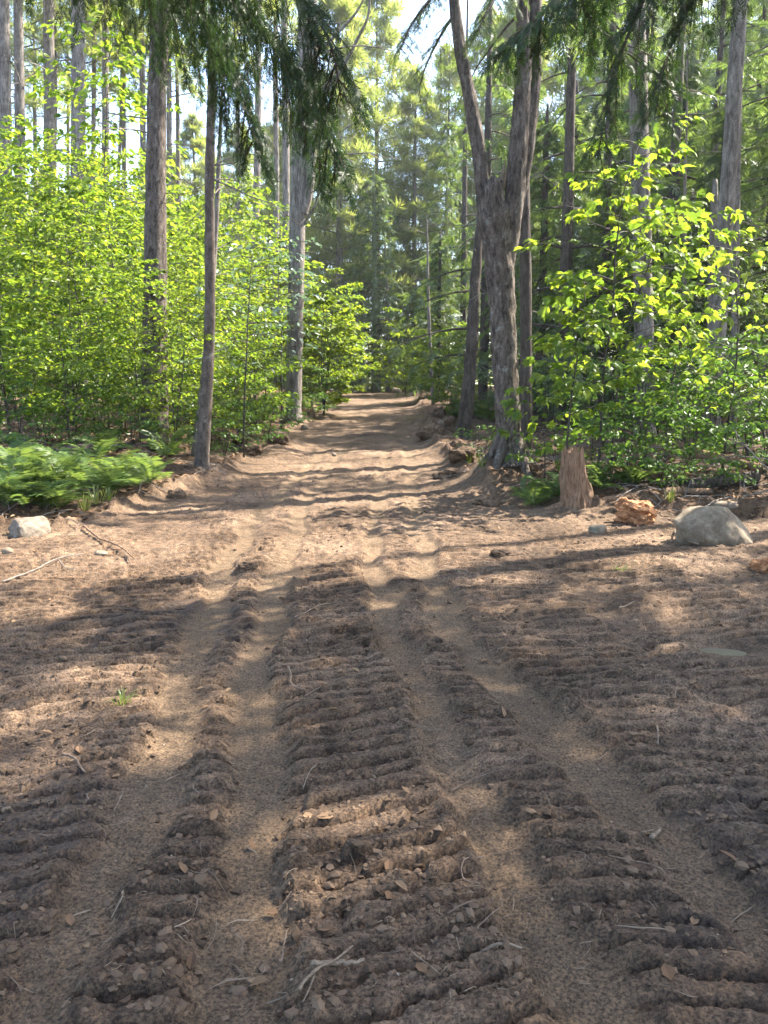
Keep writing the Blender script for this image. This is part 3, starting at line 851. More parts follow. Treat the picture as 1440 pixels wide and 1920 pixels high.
for i, (px, d, f, s, szz) in enumerate(LEFT):
    p = at(px, 800, d)
    near = d < 19
    put_sapling('sapling', FRONT[(px, d)] if near else ('rear sapling in the thicket, seen between the left edge and the thick dark trunk' if px < 285 else 'rear sapling in the thicket, seen between the thick and the slim left trunk' if px < 378 else 'rear sapling in the thicket, seen between the slim trunk and the scarred pine'), 'sapling',
                TH[f], (p.x, d, gz(p.x, d) - 0.03), rng.uniform(0, 6.28), s, 'front saplings of the left thicket' if near else 'rear saplings left of the thick trunk' if px < 285 else 'rear saplings between the thick and slim trunks' if px < 378 else 'rear saplings right of the slim trunk', szz)

# the bright rounded bush where the track narrows
HB = sapling_mesh(41, 5.4, 1.6, 66, 0.165, M_BEECH, lper=110, h0=0.10, stems=4, stem_r=0.03)
p = at(612, 740, 27.5)
put_sapling('beech_bush', 'bright yellow-green rounded bush leaning over the left edge of the far track', 'bush', HB, (p.x - 0.1, 27.5, gz(p.x, 27.5)), 0.4, 0.92)

# pale leafed young tree hanging between the two left trunks
PT = sapling_mesh(43, 4.4, 1.5, 22, 0.13, M_PALE, lper=16, h0=0.45, stems=1, stem_r=0.025, up=0.05)
p = at(455, 800, 15.5)
put_sapling('young_ash', 'young tree with pale silvery leaves hanging beside the slim left trunk', 'sapling', PT, (p.x, 15.5, gz(p.x, 15.5)), 1.0, 0.95)
p = at(560, 780, 22.0)
put_sapling('young_ash', 'pale leafed young tree around the grey trunk on the left bank', 'sapling', PT, (p.x - 0.5, 22.0, gz(p.x, 22)), 2.6, 1.25)

# bushes along the far end and right edge of the track
for (px, d, f, s, lab) in [(760, 40, 0, 0.95, 'leafy bush at the right side of the far end of the track'), (820, 34, 1, 0.95, 'dense bush on the right edge of the far track behind the thin dead stem'),
                           (850, 27, 1, 0.75, 'leafy bush in front of the broken dark trunk on the right bank'), (780, 50, 0, 1.2, 'sunlit bush behind the far end of the track'),
                           (600, 46, 1, 1.0, 'dark bush left of the far end of the track'), (835, 44, 0, 1.15, 'tall bush deep behind the right edge of the far track')]:
    p = at(px, 740, d)
    put_sapling('roadside_bush', lab, 'bush', FARB[f], (p.x, d, gz(p.x, d)), rng.uniform(0, 6.28), s)

for k in range(26):
    px = -60 + 26 * k + rng.uniform(-12, 12); d = 38 + (k * 7 % 5) * 5.5 + rng.uniform(-2, 2); p = at(px, 740, d)
    if px > 610: continue
    put_sapling('understory_bush', 'bushy undergrowth far behind the left pine trunks', 'bush', FARB[k % 2], (p.x, d, gz(p.x, d) - 0.1), rng.uniform(0, 6.28), rng.uniform(1.3, 1.9), 'far undergrowth of the left wood')
for k, (px, d) in enumerate([(690, 62), (640, 70), (740, 70), (790, 64), (850, 60), (590, 62), (900, 50), (960, 46), (1030, 52), (560, 78), (610, 80), (655, 78), (700, 80), (745, 78), (790, 80), (840, 78), (890, 80)]):
    p = at(px, 740, d)
    put_sapling('understory_bush', 'bushy undergrowth far behind the bend of the track', 'bush', FARB[k % 2], (p.x, d, gz(p.x, d) - 0.1), rng.uniform(0, 6.28), rng.uniform(1.3, 1.7), 'far undergrowth behind the bend')

# ------------------------------------------------------------------ right-hand maple saplings, leaf by leaf
LEAF_ME = []
for k in range(4):
    v = LOB_V.copy(); v[:, 2] += (-0.10 - 0.06 * k) * v[:, 0] ** 2 + 0.05 * k * np.abs(v[:, 1])
    LEAF_ME.append(mk('leaf', v, LOB_F, M_MAPLE, False))

def leafy(name, label, seed, px, d, H, Rr, nb, leaf, lper, rz=0.0, lean=(0, 0), stems=1, h0=0.3, most=300, stem_r=0.02, up=0.3):
    p = at(px, 800, d); base = Vector((p.x, d, gz(p.x, d) - 0.03))
    acc, P, D, Nn, S = sapling_parts(seed, H, Rr, nb, leaf, lper=lper, h0=h0, lean=lean, stems=stems, stem_r=stem_r, up=up)
    t = thing(name, label, 'sapling', base)
    ob('stem', acc.mesh('stem', M_STEM), t)
    Fm = frames(D, Nn)
    order = np.argsort(np.array([(P[i][1]) for i in range(len(P))]))
    for c, i in enumerate(order[:most]):
        M = Matrix(((Fm[i][0][0] * S[i], Fm[i][0][1] * S[i], Fm[i][0][2] * S[i], P[i][0]), (Fm[i][1][0] * S[i], Fm[i][1][1] * S[i], Fm[i][1][2] * S[i], P[i][1]),
                    (Fm[i][2][0] * S[i], Fm[i][2][1] * S[i], Fm[i][2][2] * S[i], P[i][2]), (0, 0, 0, 1)))
        ob('leaf', LEAF_ME[c % 4], t, M=M)
    rest = order[most:]
    if len(rest):
        fo = Acc(); scatter(fo, [(LOB_V, LOB_F)], P[rest], D[rest], Nn[rest], S[rest])
        tag(ob('foliage', fo.mesh('foliage', M_MAPLE, False), t), kind='stuff')
    return t

leafy('maple_sapling', 'tall bright maple sapling right of the forked tree', 51, 1125, 10.9, 4.6, 1.05, 32, 0.142, 18, lean=(0.15, 0.0), h0=0.28, stem_r=0.022)
leafy('maple_sapling', 'slim maple sapling with dark stem behind the stump', 52, 1062, 10.5, 3.0, 0.6, 18, 0.135, 14, lean=(0.15, 0.1), h0=0.38, stem_r=0.02)
leafy('maple_sapling', 'leaning maple sapling with dark slanted stem in the middle of the right undergrowth', 53, 1150, 11.6, 4.0, 1.0, 26, 0.14, 16, lean=(0.75, 0.2), h0=0.35, stem_r=0.02)
leafy('maple_sapling', 'broad-leaved sapling at the right edge below the tall grey trunk', 54, 1360, 11.3, 3.3, 1.2, 24, 0.14, 13, lean=(0.1, 0.0), h0=0.25)
leafy('maple_sapling', 'short maple sapling against the foot of the forked tree', 55, 1025, 11.2, 1.5, 0.6, 14, 0.12, 13, h0=0.15, stem_r=0.012)
leafy('maple_sapling', 'maple sapling beside the pale trunk in the right undergrowth', 56, 1250, 13.2, 4.2, 1.2, 28, 0.14, 16, h0=0.2)

# ------------------------------------------------------------------ right undergrowth
RU = [(1180, 11.2, 0, 0.9), (1240, 11.0, 0, 0.9), (1300, 11.3, 2, 0.85), (1385, 11.0, 2, 0.9), (1440, 11.6, 2, 1.05), (1290, 12.6, 2, 1.1), (1400, 13.2, 2, 1.25), (1110, 12.4, 0, 0.9),
      (1045, 11.6, 1, 0.85), (1210, 14.0, 2, 1.2), (1340, 14.6, 2, 1.3), (1130, 15.5, 2, 1.1), (1265, 10.4, 1, 0.8), (1335, 10.4, 1, 0.75), (1420, 10.4, 0, 0.75), (1150, 10.6, 1, 0.7),
      (1230, 17.5, 2, 1.4), (1420, 17, 2, 1.5), (905, 15.2, 1, 0.85), (1030, 19, 2, 1.3)]
FSH = {1180: 'leafy shrub right behind the orange rotten wood', 1240: 'leafy shrub between the orange rotten wood and the short reddish log', 1300: 'taller leafy shrub above the fallen logs, left of the tall right-edge trunk', 1385: 'leafy shrub above the fallen logs behind the boulder',
       1440: 'tall shrub cut off by the right picture edge', 1045: 'small shrub between the forked tree and the stump', 1265: 'low shrub left of the boulder, at its back', 1335: 'low shrub right behind the top of the boulder', 1420: 'low shrub at the right edge over the bare branch ends', 1150: 'low shrub at the right foot of the stump'}
for i, (px, d, f, s) in enumerate(RU):
    p = at(px, 850, d)
    lab, g = ((FSH[px], 'front shrubs right of the stump') if d < 12 else ('tangled shrub further back in the shaded right undergrowth', 'rear shrubs of the right undergrowth'))
    put_sapling('shrub', lab, 'shrub', LOW[f], (p.x, d, gz(p.x, d) - 0.03), rng.uniform(0, 6.28), s, g)
LU = [(150, 13.4, 1, 0.9), (60, 12.2, 1, 0.8), (250, 13.9, 0, 0.9), (330, 14.0, 1, 0.9), (420, 15.3, 1, 1.0), (455, 16.8, 0, 1.0), (500, 18.6, 0, 1.0), (530, 21, 0, 1.0), (590, 26, 2, 1.0), (610, 31, 2, 1.0), (-20, 13.0, 0, 1.0), (200, 14.6, 2, 0.9), (90, 14.8, 2, 1.0), (370, 16.0, 0, 1.0), (40, 16, 2, 1.0), (130, 17, 2, 1.1), (230, 17.2, 2, 1.0), (300, 16.6, 2, 0.9), (180, 19, 2, 1.2), (60, 19, 2, 1.2), (340, 19.5, 2, 1.1), (400, 18.4, 2, 1.0), (440, 20, 2, 1.1), (270, 21, 2, 1.3), (120, 22, 2, 1.4), (20, 23, 2, 1.4), (480, 22.5, 2, 1.1), (380, 23, 2, 1.3), (200, 24, 2, 1.4), (310, 25, 2, 1.5)]
for (px, d, f, s) in LU:
    p = at(px, 850, d)
    put_sapling('shrub', 'low leafy plant at the foot of the left thicket', 'shrub', LOW[f], (p.x, d, gz(p.x, d) - 0.03), rng.uniform(0, 6.28), s, 'low plants under the left thicket')

# ------------------------------------------------------------------ ferns
def frond_mesh(seed, L=0.62):
    r = np.random.default_rng(seed); acc = Acc()
    n = 21; V = []; F = []
    def pt(s): return np.array([L * (s - 0.12 * s * s), 0, L * (0.75 * s - 0.72 * s * s)])
    for i in range(n):
        s = 0.14 + 0.86 * i / n
        b = pt(s); wl = L * 0.30 * math.sin(math.pi * min(1, s * 0.78 + 0.16)) ** 0.8 * r.uniform(0.85, 1.1)
        for sd in (-1, 1):
            dd = np.array([0.42, sd * 0.9, -0.12 + r.normal(0, 0.08)]); dd /= np.linalg.norm(dd)
            k = len(V); V += diamond(b, dd, np.array([0.0125, 0, 0.004 * sd]) * (L / 0.62), wl); F.append((k, k + 1, k + 2, k + 3))
    acc.add(np.array(V), np.array(F))
    add_tube(acc, np.array([pt(s) for s in np.linspace(0, 1, 7)]), np.linspace(0.004, 0.001, 7), 3)
    return acc.mesh('frond', M_FERN, False)
FROND = [frond_mesh(s) for s in range(5)]
def fern(label, group, x, y, s):
    t = thing('fern', label, 'fern', (x, y, gzf(x, y) - 0.02), group, rng.uniform(0, 6.28), s)
    n = int(rng.integers(7, 11))
    for k in range(n):
        M = Matrix.Rotation(k * 6.283 / n + rng.uniform(-.3, .3), 4, 'Z') @ Matrix.Rotation(rng.uniform(-0.85, -0.1), 4, 'Y') @ Matrix.Scale(rng.uniform(0.8, 1.35), 4)
        ob('frond', FROND[int(rng.integers(5))], t, M=M)
def fern_patch(n, poly_px, label, group, smin, smax):
    for k in range(n):
        (xa, ya), (xb, yb) = poly_px
        px = rng.uniform(xa, xb); py = rng.uniform(ya, yb)
        g = on_ground(px, py)
        fern(label, group, g.x, g.y, rng.uniform(smin, smax))
fern_patch(13, ((0, 905), (130, 965)), 'light green fern in the front of the left patch above the grey rock', 'ferns above the left rock', 0.6, 0.95)
fern_patch(12, ((130, 900), (320, 925)), 'fern at the dirt edge of the left patch', 'ferns along the left dirt edge', 0.6, 0.95)
fern_patch(11, ((-10, 850), (330, 890)), 'shaded fern at the back of the left patch', 'shaded ferns under the thicket', 0.7, 1.05)
fern_patch(10, ((415, 770), (530, 805)), 'fern on the left bank between the slim trunk and the grey trunk', 'ferns on the left bank', 0.8, 1.2)
fern_patch(7, ((560, 755), (620, 775)), 'fern on the far left bank below the bright bush', 'ferns below the bright bush', 0.9, 1.3)
fern_patch(14, ((835, 755), (920, 800)), 'fern on the right bank behind the forked tree', 'ferns behind the forked tree', 0.8, 1.25)
fern_patch(6, ((985, 930), (1070, 955)), 'small fern at the foot of the bank before the stump', 'small ferns before the stump', 0.5, 0.7)
fern_patch(5, ((1120, 905), (1190, 925)), 'fern growing between the stump and the rotten wood', 'ferns beside the stump', 0.55, 0.8)

# grass tufts
def grass_mesh(seed, n=34, L=0.28):
    r = np.random.default_rng(seed); V = []; F = []
    for k in range(n):
        a = r.uniform(0, 6.28); t = r.uniform(0.1, 0.9); l = L * r.uniform(0.5, 1.2); o = np.array([math.cos(a), math.sin(a), 0]); b = o * r.uniform(0, 0.07)
        w_ = np.array([-o[1], o[0], 0]) * 0.005
        m = b + o * l * 0.35 * t + np.array([0, 0, l * 0.65]); e = b + o * l * t + np.array([0, 0, l * (1 - 0.5 * t)])
        i = len(V); V += [b - w_, b + w_, m + w_ * 0.8, m - w_ * 0.8, e]; F += [(i, i + 1, i + 2), (i, i + 2, i + 3), (i + 3, i + 2, i + 4)]
    return mk('grass', np.array(V), np.array(F), M_GRASS, False)
GR = [grass_mesh(s) for s in range(3)]
for k, (px, py, s, lab) in enumerate([(182, 948, 1.0, 'yellow-green grass tuft at the dirt edge of the left ferns'), (205, 940, 0.9, 'second grass tuft beside the left ferns'), (160, 958, 0.9, 'grass tuft closest to the grey left rock'),
                                      (1165, 1080, 0.6, 'small sparse grass tuft on bare dirt before the boulder'), (232, 1335, 0.45, 'tiny grass sprig in the left wheel marks'), (1255, 945, 0.8, 'grass tuft beside the rotten wood'),
                                      (905, 880, 1.0, 'grass tuft on the dirt bank left of the forked tree'), (880, 870, 0.8, 'smaller grass tuft on the dirt bank left of the forked tree')]):
    g = on_ground(px, py)
    tag(ob('grass_tuft', GR[k % 3], loc=(g.x, g.y, g.z - 0.02)), lab, 'grass').scale = (s, s, s)

print('plants ok')
# ------------------------------------------------------------------ hanging boughs
def bough(acc_leaf, acc_wood, pts, seed, L2=1.0, dens=1.0, size=0.22, hang=0.55):
    r = np.random.default_rng(seed)
    n = 26; p = curve(pts, n); T = nrm(np.gradient(p, axis=0))
    add_tube(acc_wood, p, np.linspace(0.030, 0.005, n), 6)
    side = nrm(np.cross(T, np.array([0, 0, 1.0])))
    P = []; D = []; Nn = []; S = []
    ln = np.linalg.norm(np.diff(p, axis=0), axis=1).sum()
    m = int(ln / 0.075 * dens)
    for k in range(m):
        t = (0.10 + 0.90 * (k + r.random()) / m); i = min(int(t * (n - 1)), n - 2)
        sd = 1 if k % 2 else -1
        l = L2 * (1.15 - t) ** 0.8 * r.uniform(0.35, 1.0) + 0.15
        a = R(r.uniform(35, 75)); dd = T[i] * math.cos(a) + side[i] * sd * math.sin(a); dd[2] -= r.uniform(0.1, hang); dd /= np.linalg.norm(dd)
        q = np.stack([p[i] + dd * l * u + np.array([0, 0, -hang * 0.55 * l * u * u]) for u in np.linspace(0, 1, 6)])
        add_tube(acc_wood, q, np.linspace(0.007, 0.002, 6), 3)
        s2 = np.cross(dd, [0, 0, 1.0]); s2 /= np.linalg.norm(s2) + 1e-6
        ns = max(2, int(l / (size * 0.36)))
        for j in range(ns):
            u = (j + 0.5) / ns; b = q[min(int(u * 5), 4)] * (1 - (u * 5 % 1)) + q[min(int(u * 5), 4) + 1] * (u * 5 % 1)
            sg = 1 if j % 2 else -1
            e = dd * 0.75 + s2 * sg * r.uniform(0.3, 0.9) + np.array([0, 0, -hang * (0.3 + 0.6 * u)]) + r.normal(0, 0.15, 3)
            P.append(b); D.append(e); Nn.append(np.array([0, 0, 1.0]) + s2 * r.normal(0, 0.5) + r.normal(0, 0.25, 3)); S.append(size * r.uniform(0.7, 1.25))
    scatter(acc_leaf, FINE, np.array(P), np.array(D), np.array(Nn), np.array(S))

# ------------------------------------------------------------------ the forked tree
def forked_tree():
    d = 12.1; g0 = on_ground(953, 905); d = 12.0
    p = at(953, 900, d); base = Vector((p.x, d, gz(p.x, d) - 0.1))
    t = thing('forked_tree', 'large rough-barked forked tree with broken stub in its crotch', 'tree', base)
    L = lambda px, py, dd=0.0: np.array(at(px, py, d + dd) - base)
    q = lambda w: w / 1440 * d / 2
    # lower bole
    pts = [np.array([L(955, 905)[0], 0, 0]), L(953, 800), L(945, 650), L(938, 520), L(930, 430), L(928, 385)]
    acc = Acc(); add_tube(acc, curve(pts, 90), np.interp(np.linspace(0, 1, 90), [0, .06, .15, .4, .7, .88, 1], [q(74), q(53), q(44), q(45), q(51), q(60), q(46)]), 40, bark_disp(501, 0.11, 16, 4.5))
    ob('trunk', acc.mesh('trunk', M_FURROW), t)
    acc = Acc(); add_tube(acc, curve([L(925, 520, 0.02), L(915, 430, 0.02), L(905, 355, 0.03), L(897, 280, 0.05), L(882, 190, 0.06), L(866, 110, 0.1), L(855, 30, 0.1), L(846, -60, 0.1), L(832, -260, 0), L(800, -520, -0.2)], 90),
                         np.interp(np.linspace(0, 1, 90), [0, .08, .15, .3, .5, 1], [q(12), q(24), q(28), q(25), q(22), q(14)]), 26, bark_disp(502, 0.11, 12, 4.0))
    ob('fork_limb', acc.mesh('fork_limb', M_FURROW), t)
    acc = Acc(); add_tube(acc, curve([L(952, 520, 0.02), L(960, 420, 0), L(968, 330, 0), L(975, 240, 0), L(980, 170, 0), L(984, 100, 0), L(980, 30, 0), L(985, -60, 0.05), L(995, -260, 0.2), L(1010, -560, 0.4)], 90),
                         np.interp(np.linspace(0, 1, 90), [0, .08, .2, .4, .55, 1], [q(14), q(29), q(35), q(30), q(25), q(14)]), 28, bark_disp(503, 0.11, 12, 4.0))
    ob('fork_limb', acc.mesh('fork_limb', M_FURROW), t)
    acc = Acc(); add_tube(acc, curve([L(966, 420, 0.1), L(981, 330, 0.1), L(990, 240, 0.1), L(1000, 150, 0.1), L(1004, 60, 0.1), L(1006, -60, 0.15), L(1012, -300, 0.4), L(1030, -620, 0.8)], 80),
                         np.interp(np.linspace(0, 1, 80), [0, .12, .25, .4, 1], [q(7), q(22), q(30), q(27), q(12)]), 24, bark_disp(504, 0.08, 12, 4.0))
    ob('fork_limb', acc.mesh('fork_limb', M_FURROW), t)
    # broken middle stub
    k = 14; ang = np.linspace(0, 6.283, 22, endpoint=False)
    acc = Acc(); pp = curve([L(932, 500, 0.05), L(930, 430, -0.08), L(927, 370, -0.12), L(926, 342, -0.12)], k)
    add_tube(acc, pp, np.interp(np.linspace(0, 1, k), [0, .4, 1], [q(20), q(36), q(31)]), 22, bark_disp(505, 0.09, 12, 4))
    acc.V[0][(k - 1) * 22:k * 22, 2] += np.random.default_rng(4).uniform(-0.05, 0.07, 22)
    ob('broken_stub', acc.mesh('broken_stub', M_FURROW), t)
    acc = Acc()
    r = np.random.default_rng(8)
    for (x0, x1, y1) in [(940, 948, 296), (938, 943, 312), (944, 952, 305), (934, 936, 322)]:
        a = L(x0, 352, -0.12); b = L(x1, y1, -0.10)
        add_tube(acc, np.array([a, a * 0.5 + b * 0.5 + r.normal(0, 0.004, 3), b]), [0.030, 0.020, 0.003], 5)
    tag(ob('splinter', acc.mesh('splinter', M_WOOD), t), 'pale torn splinters standing on the broken stub')
    # moss skirt / root flare
    for a0 in (0.4, 1.7, 3.0, 4.0, 5.2):
        acc = Acc(); o = np.array([math.cos(a0), math.sin(a0), 0]); c = np.array([L(955, 905)[0], 0, 0])
        zb = lambda rr: gz(base.x + c[0] + o[0] * rr, base.y + o[1] * rr) - base.z
        add_tube(acc, curve([c + o * 0.12 + np.array([0, 0, 0.42]), c + o * 0.24 + np.array([0, 0, 0.2]), c + o * 0.45 + np.array([0, 0, zb(0.45) + 0.0]), c + o * 0.75 + np.array([0, 0, zb(0.75) - 0.08])], 12), np.linspace(0.10, 0.04, 12), 8, bark_disp(int(a0 * 10), 0.06, 8, 4))
        ob('root', acc.mesh('root', M_FURROW), t)
    # crown high above the frame
    cm = conifer(601, 15, 7.0, 3.4, 34, size=0.5, prune_at=tuple(base), secn=6)
    ob('crown', cm, t)
    for i, (pl, L2, dens, hang) in enumerate([([(852, -40, 0.0), (815, -10, -0.3), (775, 40, -0.5), (750, 95, -0.7)], 0.5, 1.0, 0.5), ([(858, 20, 0.1), (830, 60, 0.4), (800, 120, 0.6), (785, 170, 0.7)], 0.5, 0.9, 0.5),
                                              ([(985, -60, 0.1), (945, -30, -0.4), (915, 20, -0.7), (895, 60, -0.9)], 0.5, 1.0, 0.5)]):
        al = Acc(); aw = Acc()
        bough(al, aw, [L(*q_) for q_ in pl], 5400 + i, L2, dens, 0.14, hang)
        b_ = ob('bough', aw.mesh('bough', M_DARKB), t)
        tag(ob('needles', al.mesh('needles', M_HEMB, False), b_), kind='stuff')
forked_tree()

# ------------------------------------------------------------------ named trunks
def hem(seed, H, h0, R0, nb, size=0.5, secn=7):
    return lambda loc: conifer(seed, H, h0, R0, nb, size=size, prune_at=loc, secn=secn)

trunk_tree('oak_tree', 'thick dark-barked trunk rising out of the left ferns', 'tree', 290, 780, 297, 60, 14.6, 45, 17, M_FURROW, None, 0.6, (8, 2.4, 6.2), hem(701, 17, 10, 3.0, 24), 0.03, 26, 80, 0.08, 0.7, nh=4, prof=[1.12, .92, .72, .62, .5, .4, .2])
trunk_tree('maple_tree', 'slim smooth grey trunk at the left dirt edge with flared foot', 'tree', 378, 800, 384, 200, 13.0, 22, 14, M_BROWN, None, 0.55, (9, 1.8, 5.0), hem(702, 14, 9, 2.6, 20), 0.06, 20, 70, 0.08, 0.6, nh=5, prof=[1.2, .9, .75, .62, .5, .4, .2])
trunk_tree('young_tree', 'thin pale stem leaning right beside the slim grey trunk', 'tree', 398, 480, 412, 320, 14.2, 11, 8, M_SMOOTH, None, 0.3, (2, 2.5, 5), None, 0.03, 10, 30, 0.03, 0.4)
def two_stem():
    t = trunk_tree('pine_tree', 'scarred grey pine on the left bank with dead upper limbs', 'tree', 550, 740, 565, 100, 24, 29, 22, M_PINE, None, 0.6, (6, 6, 14), None, 0.04, 20, 60, 0.06, 1.2, (-0.8, 0.9), nh=3)
    acc = Acc(); b = t.location; L = lambda px, py, dd=0.0: np.array(at(px, py, 24 + dd) - b)
    add_tube(acc, curve([L(566, 400), L(578, 360), L(585, 290), L(587, 150), L(587, 0), L(588, -200)], 40), np.linspace(0.15, 0.11, 40), 14, bark_disp(77, 0.05))
    ob('fork_limb', acc.mesh('fork_limb', M_PINE), t)
    for pl, rr in [([(586, 230), (604, 185), (640, 130), (672, 70), (690, 30), (694, -10)], 0.07), ([(588, 110), (600, 95), (640, 55), (670, 20), (690, -20)], 0.06),
                   ([(588, 70), (610, 50), (650, 40)], 0.035), ([(606, 170), (622, 140), (640, 95)], 0.055), ([(580, 290), (610, 262), (645, 243), (690, 215)], 0.03), ([(570, 420), (590, 385), (600, 350)], 0.04)]:
        acc = Acc(); n = 16
        add_tube(acc, curve([L(a, c, -0.15 * i) for i, (a, c) in enumerate(pl)], n), np.linspace(rr, rr * 0.35, n), 7, bark_disp(78, 0.05))
        ob('dead_limb', acc.mesh('dead_limb', M_SMOOTH), t)
two_stem()
trunk_tree('pine_tree', 'straight grey trunk with sunlit edge behind the tall maple sapling', 'tree', 1206, 640, 1193, 40, 17.5, 33, 21, M_PINE, None, 0.6, (9, 2.5, 8), hem(704, 21, 11, 3.2, 30), 0.02, 20, 60, 0.05, 0.7, nh=3)
trunk_tree('pine_tree', 'tall grey trunk near the right edge leaning slightly right', 'tree', 1344, 640, 1380, 40, 15.5, 27, 19, M_PINE, None, 0.6, (8, 2.5, 7), hem(705, 19, 10, 3.0, 28), 0.015, 20, 60, 0.05, 0.7, nh=3)
trunk_tree('dead_tree', 'thin scarred trunk just behind the tall trunk near the right edge', 'tree', 1384, 400, 1392, 100, 17.5, 14, 13, M_SMOOTH, None, 0.6, (6, 3, 8), None, 0.02, 12, 40, 0.05, 0.5)
trunk_tree('dead_snag', 'short broken dead trunk left of the tall right-edge trunk', 'tree', 1330, 600, 1341, 300, 18.5, 17, 5.9, M_SMOOTH, None, 0.9, (0, 0, 0), None, 0.01, 12, 30, 0.08)
trunk_tree('dead_snag', 'dark broken trunk on the right bank left of the forked tree', 'tree', 876, 700, 895, 420, 19.5, 24, 6.3, M_DARKB, None, 0.55, (3, 2, 5), None, 0.04, 16, 50, 0.10, 0.5)
trunk_tree('hemlock_tree', 'brown trunk close behind the forked tree on its right', 'tree', 984, 600, 982, 300, 15.8, 21, 16, M_DARKB, None, 0.6, (6, 2, 6), hem(706, 16, 8, 2.8, 24), 0.02, 16, 40, 0.06, 0.6)
trunk_tree('young_tree', 'thin pale stem between the two tall right trunks', 'tree', 1285, 560, 1287, 250, 19, 8, 9, M_SMOOTH, None, 0.4, (4, 2.5, 7), None, 0.03, 8, 24, 0.03, 0.5)
trunk_tree('dead_tree', 'thin bare dead stem standing right of the far track', 'tree', 812, 700, 808, 470, 30, 6.5, 7.0, M_PINE, None, 0.5, (5, 2.5, 6.5), None, 0.03, 8, 24, 0.03, 0.7)
trunk_tree('young_tree', 'sunlit yellowish trunk at the far end of the track', 'tree', 727, 720, 724, 600, 47, 9, 9, M_PINE, None, 0.6, (0, 0, 0), None, 0.02, 8, 20, 0.03)

# ------------------------------------------------------------------ pines of the left wood
LP = [(8, 25, 34, 'grey pine trunk cut by the left edge of the picture'), (38, 19, 36, 'grey pine trunk second from the left edge'), (92, 22, 37, 'knotty grey pine trunk third from the left edge'),
      (147, 27, 33, 'thickest bright grey pine trunk behind the left thicket'), (104, 9, 44, 'thin pine trunk right beside the third trunk from the left'), (176, 9, 46, 'thin dark pine trunk right of the thickest left pine'),
      (197, 14, 40, 'forked grey pine trunk above the large-leaved sapling'), (222, 7, 50, 'very thin pine trunk left of the thick dark trunk'), (238, 9, 48, 'thin grey pine trunk next left of the thick dark trunk'),
      (265, 12, 43, 'grey pine trunk partly behind the thick dark trunk'), (320, 11, 44, 'thin pine trunk behind the hanging hemlock boughs'), (345, 9, 50, 'thin far pine trunk behind the hanging hemlock boughs'),
      (440, 9, 46, 'thin pine trunk right of the slim smooth trunk'), (490, 13, 38, 'grey pine trunk between the slim trunk and the scarred pine'), (512, 11, 42, 'leaning grey pine trunk left of the scarred pine'),
      (535, 14, 36, 'grey pine trunk next left of the scarred pine'), (65, 8, 52, 'thin distant pine trunk between the second and third from the left'), (125, 7, 54, 'very thin distant pine trunk left of the thickest left pine')]
PCR = [conifer(801 + k, 9.0, 0.0, 3.0, 30, size=0.62, tuft=True, needle=M_FARP, secn=6, droop=0.1, sharp=0.7) for k in range(3)]
for k, (px, wpx, d, lab) in enumerate(LP):
    dx = rng.uniform(-6, 6)
    t = trunk_tree('pine_tree', lab, 'tree', px + dx, 500, px, 40, d, wpx, 24, M_PINE, None, 0.6, (16, 4, 18), None, 0.05, 12, 36, 0.05, 1.3)
    ob('crown', PCR[k % 3], t, (0, 0, 17))

# ------------------------------------------------------------------ conifers of the background (shared meshes)
HV = [conifer(901, 14, 1.6, 3.2, 58, size=0.55, secn=7), conifer(902, 17, 2.5, 3.6, 60, size=0.6, secn=7), conifer(903, 11, 0.8, 2.8, 70, size=0.5, secn=8)]
HTR = [trunk_mesh((0, 0, 0), [(0, 0, 0), (0.03, 0, 5), (0, 0.05, 10), (0, 0, h)], [0.17, 0.15, 0.10, 0.02], M_DARKB, 10, 24, 950 + i, 0.05) for i, h in enumerate((14.5, 17.5, 11.5))]
PV = [conifer(911, 24, 4.0, 4.4, 88, size=0.72, tuft=True, needle=M_FARP, secn=10, droop=0.15, sharp=0.6), conifer(912, 28, 7.0, 4.8, 88, size=0.76, tuft=True, needle=M_FARP, secn=10, droop=0.15, sharp=0.6)]
PTR = [trunk_mesh((0, 0, 0), [(0, 0, 0), (0.05, 0, 8), (0, 0.05, 16), (0, 0, h)], [0.24, 0.21, 0.15, 0.03], M_PINE, 10, 24, 960 + i, 0.05) for i, h in enumerate((24.5, 28.5))]

def bgtree(kind, f, label, group, px, d, s, sz=1.0, py=740):
    cm = (HV if kind == 'h' else PV)[f]
    p = at(px, py, d)
    if kind == 'h' and d < 40 and (px < 1280 or d < 27):
        hh, h0_, r0_, nb_ = [(14, 1.6, 3.2, 50), (17, 2.5, 3.6, 52), (11, 0.8, 2.8, 50)][f]
        cm = conifer(int(px * 3 + d), hh, h0_, r0_, nb_, size=0.58, secn=6, prune_at=(p.x, d, gz(p.x, d)))
        t = thing('hemlock_tree', label, 'tree', (p.x, d, gz(p.x, d) - 0.1), group)
        ob('trunk', HTR[f], t); ob('crown', cm, t)
        return t
    t = thing('hemlock_tree' if kind == 'h' else 'pine_tree', label, 'tree', (p.x, d, gz(p.x, d) - 0.1), group, rng.uniform(0, 6.28), s)
    t.scale = (s, s, s * sz)
    ob('trunk', (HTR if kind == 'h' else PTR)[f], t); ob('crown', cm, t)
    return t

